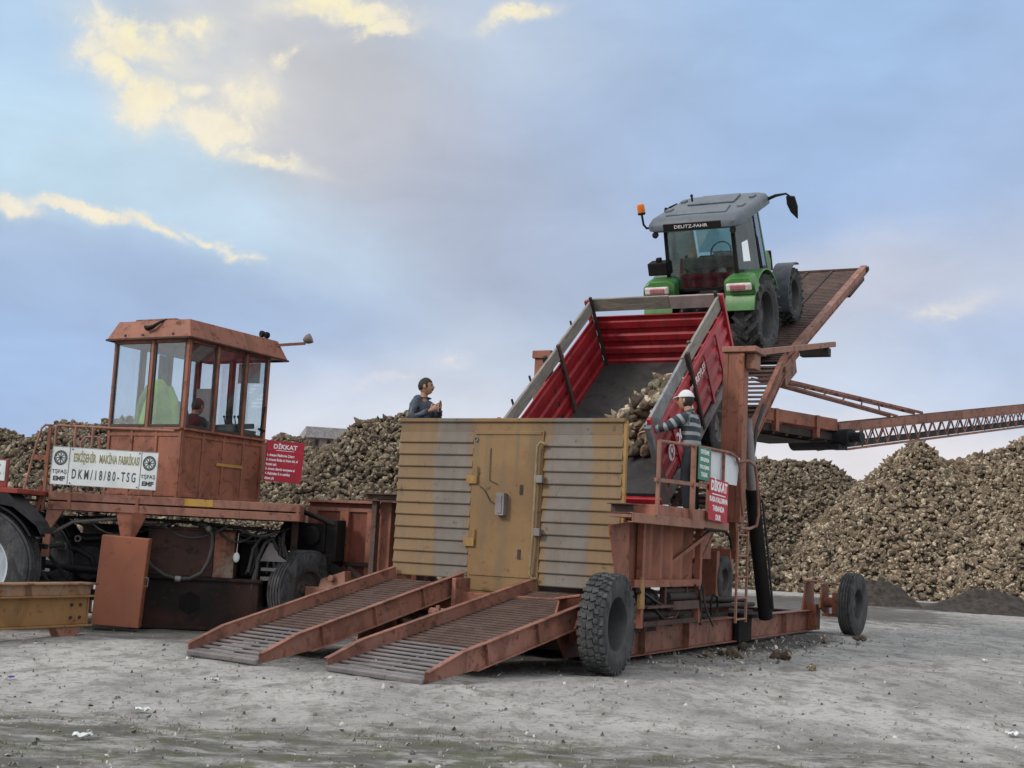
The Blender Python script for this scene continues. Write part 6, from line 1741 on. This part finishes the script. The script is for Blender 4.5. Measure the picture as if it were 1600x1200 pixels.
def head_shape(scale=1.0, test=None):
    vs = []; fs = []; n, m = 36, 26
    g = lambda d, c, s: math.exp(-((d[0] - c[0]) ** 2 + (d[1] - c[1]) ** 2 + (d[2] - c[2]) ** 2) / (s * s))
    for i in range(m + 1):
        th = math.pi * i / m
        for k in range(n):
            a = 2 * math.pi * k / n
            d = (math.sin(th) * math.cos(a), math.sin(th) * math.sin(a), math.cos(th))
            x, y, z = d[0] * .077, d[1] * .097, d[2] * .118
            if z < 0:
                f = -d[2]; x *= 1 - .30 * f ** 1.3; y *= 1 - .10 * f; y += .012 * f
            r_ = 1.0
            if d[1] > 0:
                nose = g((abs(d[0]), d[1], d[2]), (0, .98, -.12), .17) * .024 + g((abs(d[0]), d[1], d[2]), (0, .98, .05), .14) * .010
                y += nose
                y -= (g(d, (.36, .9, .14), .2) + g(d, (-.36, .9, .14), .2)) * .010
                y += (g(d, (.33, .88, .34), .2) + g(d, (-.33, .88, .34), .2)) * .006
                y += g(d, (0, .75, -.75), .28) * .014 + g(d, (0, .9, -.45), .16) * .006
            if d[1] < 0: y *= 1.04
            vs.append((x * scale, y * scale, z * scale))
    for i in range(m):
        for k in range(n):
            f = (i * n + k, (i + 1) * n + k, (i + 1) * n + (k + 1) % n, i * n + (k + 1) % n)
            if test is not None:
                c_ = [sum(vs[q][j] for q in f) / 4 for j in range(3)]
                if not test(c_): continue
            fs.append(f)
    return vs, fs

def add_hand(mb, wrist, fwd, palm_n, curl, side):
    """palm, four unequal fingers and a thumb; fwd along the hand, palm_n the way the palm faces"""
    w = Vector(wrist); f = Vector(fwd).normalized(); pn = (Vector(palm_n) - f * Vector(palm_n).dot(f)).normalized(); s = f.cross(pn) * side
    vs = []
    pts = [w - f * .01, w + f * .03, w + f * .07, w + f * .098]
    o = len(mb.v)
    n = 12; vv = []; ff = []
    for i, (p, rx, rz) in enumerate(zip(pts, (.027, .036, .043, .040), (.021, .019, .017, .013))):
        for k in range(n):
            a = 2 * math.pi * k / n; vv.append(p + s * (rx * math.cos(a)) + pn * (rz * math.sin(a)))
    for i in range(3):
        for k in range(n): ff.append((i * n + k, i * n + (k + 1) % n, (i + 1) * n + (k + 1) % n, (i + 1) * n + k))
    ff.append(tuple(reversed(range(n)))); ff.append(tuple(3 * n + k for k in range(n)))
    mb.add(vv, ff)
    for off, ln in ((-.031, .066), (-.011, .078), (.011, .083), (.031, .074)):
        p = w + f * .092 + s * off; d = (f + s * off * 1.5).normalized(); path = [p - d * .012]
        for j, fr in enumerate((.45, .30, .25)):
            path.append(p); ca = curl * (.6 + .45 * j)
            d = (d * math.cos(ca) + pn * math.sin(ca)).normalized(); p = p + d * ln * fr
        path.append(p)
        mb.tube(path, [.0095, .010, .0092, .0085, .0065], 8)
    p = w + f * .03 + s * .034; d = (f * .65 + s * .75 + pn * .25).normalized()
    path = [w + f * .02 + s * .02, p, p + d * .034, p + d * .034 + (d + pn * curl - s * .3).normalized() * .03]
    mb.tube(path, [.014, .0125, .011, .008], 8)

SKINM = plain('skin', (.36, .20, .135), .55, var=.12, sc=30)
HAIRM = plain('dark_hair', (.025, .022, .02), .7, var=.3, sc=60)
EYEM = plain('eye_dark', (.02, .016, .014), .3)

def person(M, label, J, top_mat, leg_mat, hair='short', stripes=False, cap=None, moustache=False, face=(0, 1, 0), curl=.4, palms=((0, 0, -1), (0, 0, -1)), sleeve_end=.95):
    p = empty('person', M); tag(p, label, 'person')
    # body: one continuous figure of skin
    nodes = {'pelvis': (J['pelvis'], (.095, .07)), 'waist': (J['waist'], (.09, .065)), 'chest': (J['chest'], (.10, .07)), 'nb': (J['nb'], (.058, .056)), 'neck': (J['neck'], (.056, .058)), 'skull': (J['head'], (.05, .06))}
    edges = [('pelvis', 'waist'), ('waist', 'chest'), ('chest', 'nb'), ('nb', 'neck'), ('neck', 'skull')]
    for s in 'RL':
        nodes.update({'sh' + s: (J['sh' + s], .045), 'el' + s: (J['el' + s], .036), 'wr' + s: (J['wr' + s], .027), 'hip' + s: (J['hip' + s], .065), 'kn' + s: (J['kn' + s], .048), 'an' + s: (J['an' + s], .040), 'toe' + s: (J['toe' + s], .032)})
        edges += [('chest', 'sh' + s), ('sh' + s, 'el' + s), ('el' + s, 'wr' + s), ('pelvis', 'hip' + s), ('hip' + s, 'kn' + s), ('kn' + s, 'an' + s), ('an' + s, 'toe' + s)]
    mb = MB(); mesh_to_mb(skin_mesh(nodes, edges), mb)
    hv, hf = head_shape()
    hd = Vector(face).normalized(); hx = hd.cross(Vector((0, 0, 1))).normalized(); hz = hx.cross(hd)
    HM = frame(J['head'], hx, hd) @ Matrix.Scale(1.08, 4)
    mb.add(hv, hf, 0, HM)
    for s in (-1, 1): mb.sph((0, 0, 0), .03, 10, 0) if False else mb.add(*ellip((s * .077, -.008, -.005), (.012, .02, .032)), 0, HM)
    for s, k in (('R', 1), ('L', -1)):
        fw = Vector(J['hand' + s]) - Vector(J['wr' + s])
        add_hand(mb, J['wr' + s], fw, palms[0 if s == 'R' else 1], curl, k)
    mb.build('body', SKINM, p, None, 80)
    # eyes, hair, moustache
    for s in (-1, 1):
        mb = MB(); mb.add(*ellip((s * .031, .083, .014), (.013, .008, .008)), 0, HM); mb.build('eye', EYEM, p, None, 80)
        mb = MB(); mb.add(*ellip((s * .032, .092, .036), (.022, .006, .005)), 0, HM); mb.build('eyebrow', HAIRM, p, None, 80)
    if hair == 'short':
        t_ = lambda c: c[2] > .052 - .0 * c[1] if c[1] > .03 else (c[2] > -.02 - .35 * max(0, -c[1]) and (abs(c[0]) < .2))
    else:
        t_ = lambda c: c[1] < .01 and c[2] > -.07 and c[2] < .06
    hv2, hf2 = head_shape(1.07, t_)
    mb = MB(); mb.add(hv2, hf2, 0, HM); h_ = mb.build('hair', HAIRM, p, None, 80); sdf = h_.modifiers.new('thickness', 'SOLIDIFY'); sdf.thickness = .012
    if moustache:
        mb = MB(); mb.add(*ellip((0, .098, -.040), (.034, .012, .010)), 0, HM); mb.build('moustache', HAIRM, p, None, 80)
    else:
        mb = MB(); mb.add(*ellip((0, .094, -.055), (.024, .006, .005)), 0, HM); mb.build('lips', plain('lip', (.28, .12, .09)), p, None, 80)
    if cap:
        cv, cf = head_shape(1.13, lambda c: c[2] > .028)
        mb = MB(); mb.add(cv, cf, 0, HM @ T(0, -.004, .006))
        pts = []
        for k in range(13):
            a = math.pi * k / 12; pts.append((.085 * math.cos(a), .075 + .085 * math.sin(a), .045 - .02 * math.sin(a)))
        mb.poly(pts, .008, (0, 0, 1))
        mb.v[-2 * len(pts):] = [HM @ v for v in mb.v[-2 * len(pts):]]
        c_ = mb.build('cap', cap, p, None, 60); sdf = c_.modifiers.new('thickness', 'SOLIDIFY'); sdf.thickness = .008
    # upper garment
    ce = tuple(Vector(J['elR']).lerp(Vector(J['wrR']), sleeve_end)); cl_ = tuple(Vector(J['elL']).lerp(Vector(J['wrL']), sleeve_end))
    nodes = {'hem': (tuple(Vector(J['pelvis']).lerp(Vector(J['waist']), -.75)), (.180, .145)), 'waist': (J['waist'], (.172, .135)), 'chest': (J['chest'], (.190, .142)), 'nb': (tuple(Vector(J['nb']) - Vector((0, 0, .0))), (.120, .105)), 'collar': (tuple(Vector(J['nb']).lerp(Vector(J['neck']), .55)), (.080, .080)),
             'shR': (J['shR'], .098), 'elR': (J['elR'], .070), 'wrR': (ce, .046), 'shL': (J['shL'], .098), 'elL': (J['elL'], .070), 'wrL': (cl_, .046)}
    edges = [('hem', 'waist'), ('waist', 'chest'), ('chest', 'nb'), ('nb', 'collar'), ('chest', 'shR'), ('shR', 'elR'), ('elR', 'wrR'), ('chest', 'shL'), ('shL', 'elL'), ('elL', 'wrL')]
    me = skin_mesh(nodes, edges)
    co = [v.co.copy() for v in me.vertices]
    # folds
    for v, c in zip(me.vertices, co):
        q = c * 26
        v.co = c + v.normal * (.010 * math.sin(q.x + 1.7 * q.z) * math.sin(1.3 * q.z + q.y))
    if stripes:
        at = me.attributes.new('stripe', 'FLOAT', 'POINT')
        vals = []
        for c in co:
            best = None
            for a, b_, kind in ((J['waist'], J['nb'], 't'), (J['shR'], J['elR'], 'a'), (J['elR'], J['wrR'], 'b'), (J['shL'], J['elL'], 'a'), (J['elL'], J['wrL'], 'b')):
                a = Vector(a); b_ = Vector(b_); d = b_ - a; L = d.length; tt = max(0, min(1, (c - a).dot(d) / (L * L))); dist = (c - (a + d * tt)).length - (.09 if kind == 't' else 0)
                val = c.z if kind == 't' else (tt * L if kind == 'a' else .29 + tt * L)
                if best is None or dist < best[0]: best = (dist, val + (0 if kind == 't' else .03))
            vals.append(best[1])
        at.data.foreach_set('value', vals)
    o = bpy.data.objects.new('sweater' if stripes else 'jacket', me); COL.objects.link(o); o.parent = p
    me.materials.clear(); me.materials.append(top_mat); me.polygons.foreach_set('use_smooth', [True] * len(me.polygons))
    # trousers
    nodes = {'pelvis': (tuple(Vector(J['pelvis']).lerp(Vector(J['waist']), .75)), (.152, .122)), 'p2': (J['pelvis'], (.160, .130))}
    edges = [('pelvis', 'p2')]
    for s in 'RL':
        nodes.update({'hip' + s: (J['hip' + s], .112), 'kn' + s: (J['kn' + s], .086), 'an' + s: (tuple(Vector(J['an' + s]) + Vector((0, 0, .03))), .066)})
        edges += [('p2', 'hip' + s), ('hip' + s, 'kn' + s), ('kn' + s, 'an' + s)]
    me = skin_mesh(nodes, edges)
    o = bpy.data.objects.new('trousers', me); COL.objects.link(o); o.parent = p
    me.materials.clear(); me.materials.append(leg_mat); me.polygons.foreach_set('use_smooth', [True] * len(me.polygons))
    for s in 'RL':
        a, t2 = Vector(J['an' + s]), Vector(J['toe' + s]); d = (t2 - a); d.z = 0; d.normalize()
        mb = MB(); mb.tube([a - d * .07 - Vector((0, 0, .03)), a - d * .03 + Vector((0, 0, -.015)), a + d * .07 - Vector((0, 0, .025)), a + d * .17 - Vector((0, 0, .04)), a + d * .21 - Vector((0, 0, .05))], [.030, .046, .046, .040, .022], 12); mb.build('shoe', BLACK, p, None, 70)
    return p

def ellip(c, r_, n=12):
    vs = []; fs = []; m = 8
    for i in range(m + 1):
        th = math.pi * i / m
        for k in range(n):
            a = 2 * math.pi * k / n; vs.append((c[0] + r_[0] * math.sin(th) * math.cos(a), c[1] + r_[1] * math.sin(th) * math.sin(a), c[2] + r_[2] * math.cos(th)))
    for i in range(m):
        for k in range(n): fs.append((i * n + k, (i + 1) * n + k, (i + 1) * n + (k + 1) % n, i * n + (k + 1) % n))
    return vs, fs

LEGS = {'hipR': (.095, 0, .91), 'knR': (.11, .03, .50), 'anR': (.11, -.01, .085), 'toeR': (.13, .14, .04), 'hipL': (-.095, 0, .91), 'knL': (-.11, .02, .50), 'anL': (-.12, -.03, .085), 'toeL': (-.14, .12, .04)}
J1 = dict(LEGS, pelvis=(0, 0, .97), waist=(0, .005, 1.12), chest=(0, .0, 1.31), nb=(0, -.01, 1.45), neck=(0, .01, 1.53), head=(0, .035, 1.635),
          shR=(.175, -.01, 1.405), elR=(.24, .04, 1.14), wrR=(.10, .27, 1.27), handR=(.02, .36, 1.35), shL=(-.175, -.01, 1.405), elL=(-.23, .08, 1.15), wrL=(-.06, .30, 1.30), handL=(.02, .38, 1.37))
JACKET = plain('dark_blue_jacket', (.04, .052, .075), .5, var=.45, sc=5, spec=.4, bmp=.3)
TROUS = plain('dark_trousers', (.014, .017, .023), .8, var=.3)
person(MM @ T(-4.0, 2.12, 2.06) @ RZ(-104) @ Matrix.Scale(1.02, 4), 'man with moustache in dark blue jacket behind the yellow gate, hands raised before his chest', J1, JACKET, TROUS, moustache=True, face=(-.65, .8, .03), curl=.15, palms=((-.8, -.2, .2), (.6, -.2, .4)))
m, t, b = new_mat('striped_knit')
at = nd(t, 'ShaderNodeAttribute'); at.attribute_name = 'stripe'
f = mth(t, 'FRACT', mth(t, 'DIVIDE', at.outputs['Fac'], .118))
band = mth(t, 'GREATER_THAN', f, .60)
kn = noise(t, ocoord(t), 40, 4, .6)
put(t, b.inputs['Base Color'], mixc(t, band, mixc(t, kn, (.022, .03, .04), (.045, .055, .068)), mixc(t, kn, (.20, .23, .25), (.31, .34, .35))))
b.inputs['Roughness'].default_value = .9; bump(t, b, kn, .3, .004)
STRIPE = m
J2 = dict(LEGS, pelvis=(0, 0, .96), waist=(0, .02, 1.10), chest=(0, .05, 1.29), nb=(0, .06, 1.43), neck=(0, .085, 1.51), head=(0, .12, 1.61),
          shR=(.185, .05, 1.385), elR=(.16, .32, 1.30), wrR=(-.03, .53, 1.30), handR=(-.10, .60, 1.29), shL=(-.185, .05, 1.385), elL=(-.33, .22, 1.22), wrL=(-.38, .47, 1.16), handL=(-.39, .57, 1.14))
person(MM @ T(-.15, 3.28, 1.91) @ RZ(84) @ Matrix.Scale(1.07, 4), 'man in striped sweater and white cap reaching towards the red trailer from the operator platform', J2, STRIPE, TROUS, hair='nape', cap=plain('cap_white', (.60, .62, .64), .8, var=.06), stripes=True, face=(-.05, 1, -.05), curl=.5)
# the operator, seated in the cabin
J3 = {'pelvis': (0, 0, .86), 'waist': (0, .05, 1.0), 'chest': (0, .13, 1.19), 'nb': (0, .19, 1.33), 'neck': (0, .22, 1.40), 'head': (0, .26, 1.50),
      'hipR': (.095, .04, .84), 'knR': (.13, .44, .80), 'anR': (.13, .42, .40), 'toeR': (.14, .56, .36), 'hipL': (-.095, .04, .84), 'knL': (-.13, .44, .80), 'anL': (-.13, .42, .40), 'toeL': (-.14, .56, .36),
      'shR': (.18, .18, 1.29), 'elR': (.25, .32, 1.06), 'wrR': (.16, .52, 1.10), 'handR': (.14, .62, 1.12), 'shL': (-.18, .18, 1.29), 'elL': (-.25, .32, 1.06), 'wrL': (-.14, .52, 1.10), 'handL': (-.12, .62, 1.12)}
person(UM @ CC @ T(-.56, .66, Z0 - .05), 'man in dark clothes sitting at the controls inside the glazed cabin', J3, plain('dark_jersey', (.03, .03, .034), .85), TROUS, curl=.5)
mb = MB(); mb.b2((-.80, .95, Z0 + .03), (-.32, 1.3, Z0 + .30)); mb.build('foot_rest', BLACK, CB, CC, None, .01)
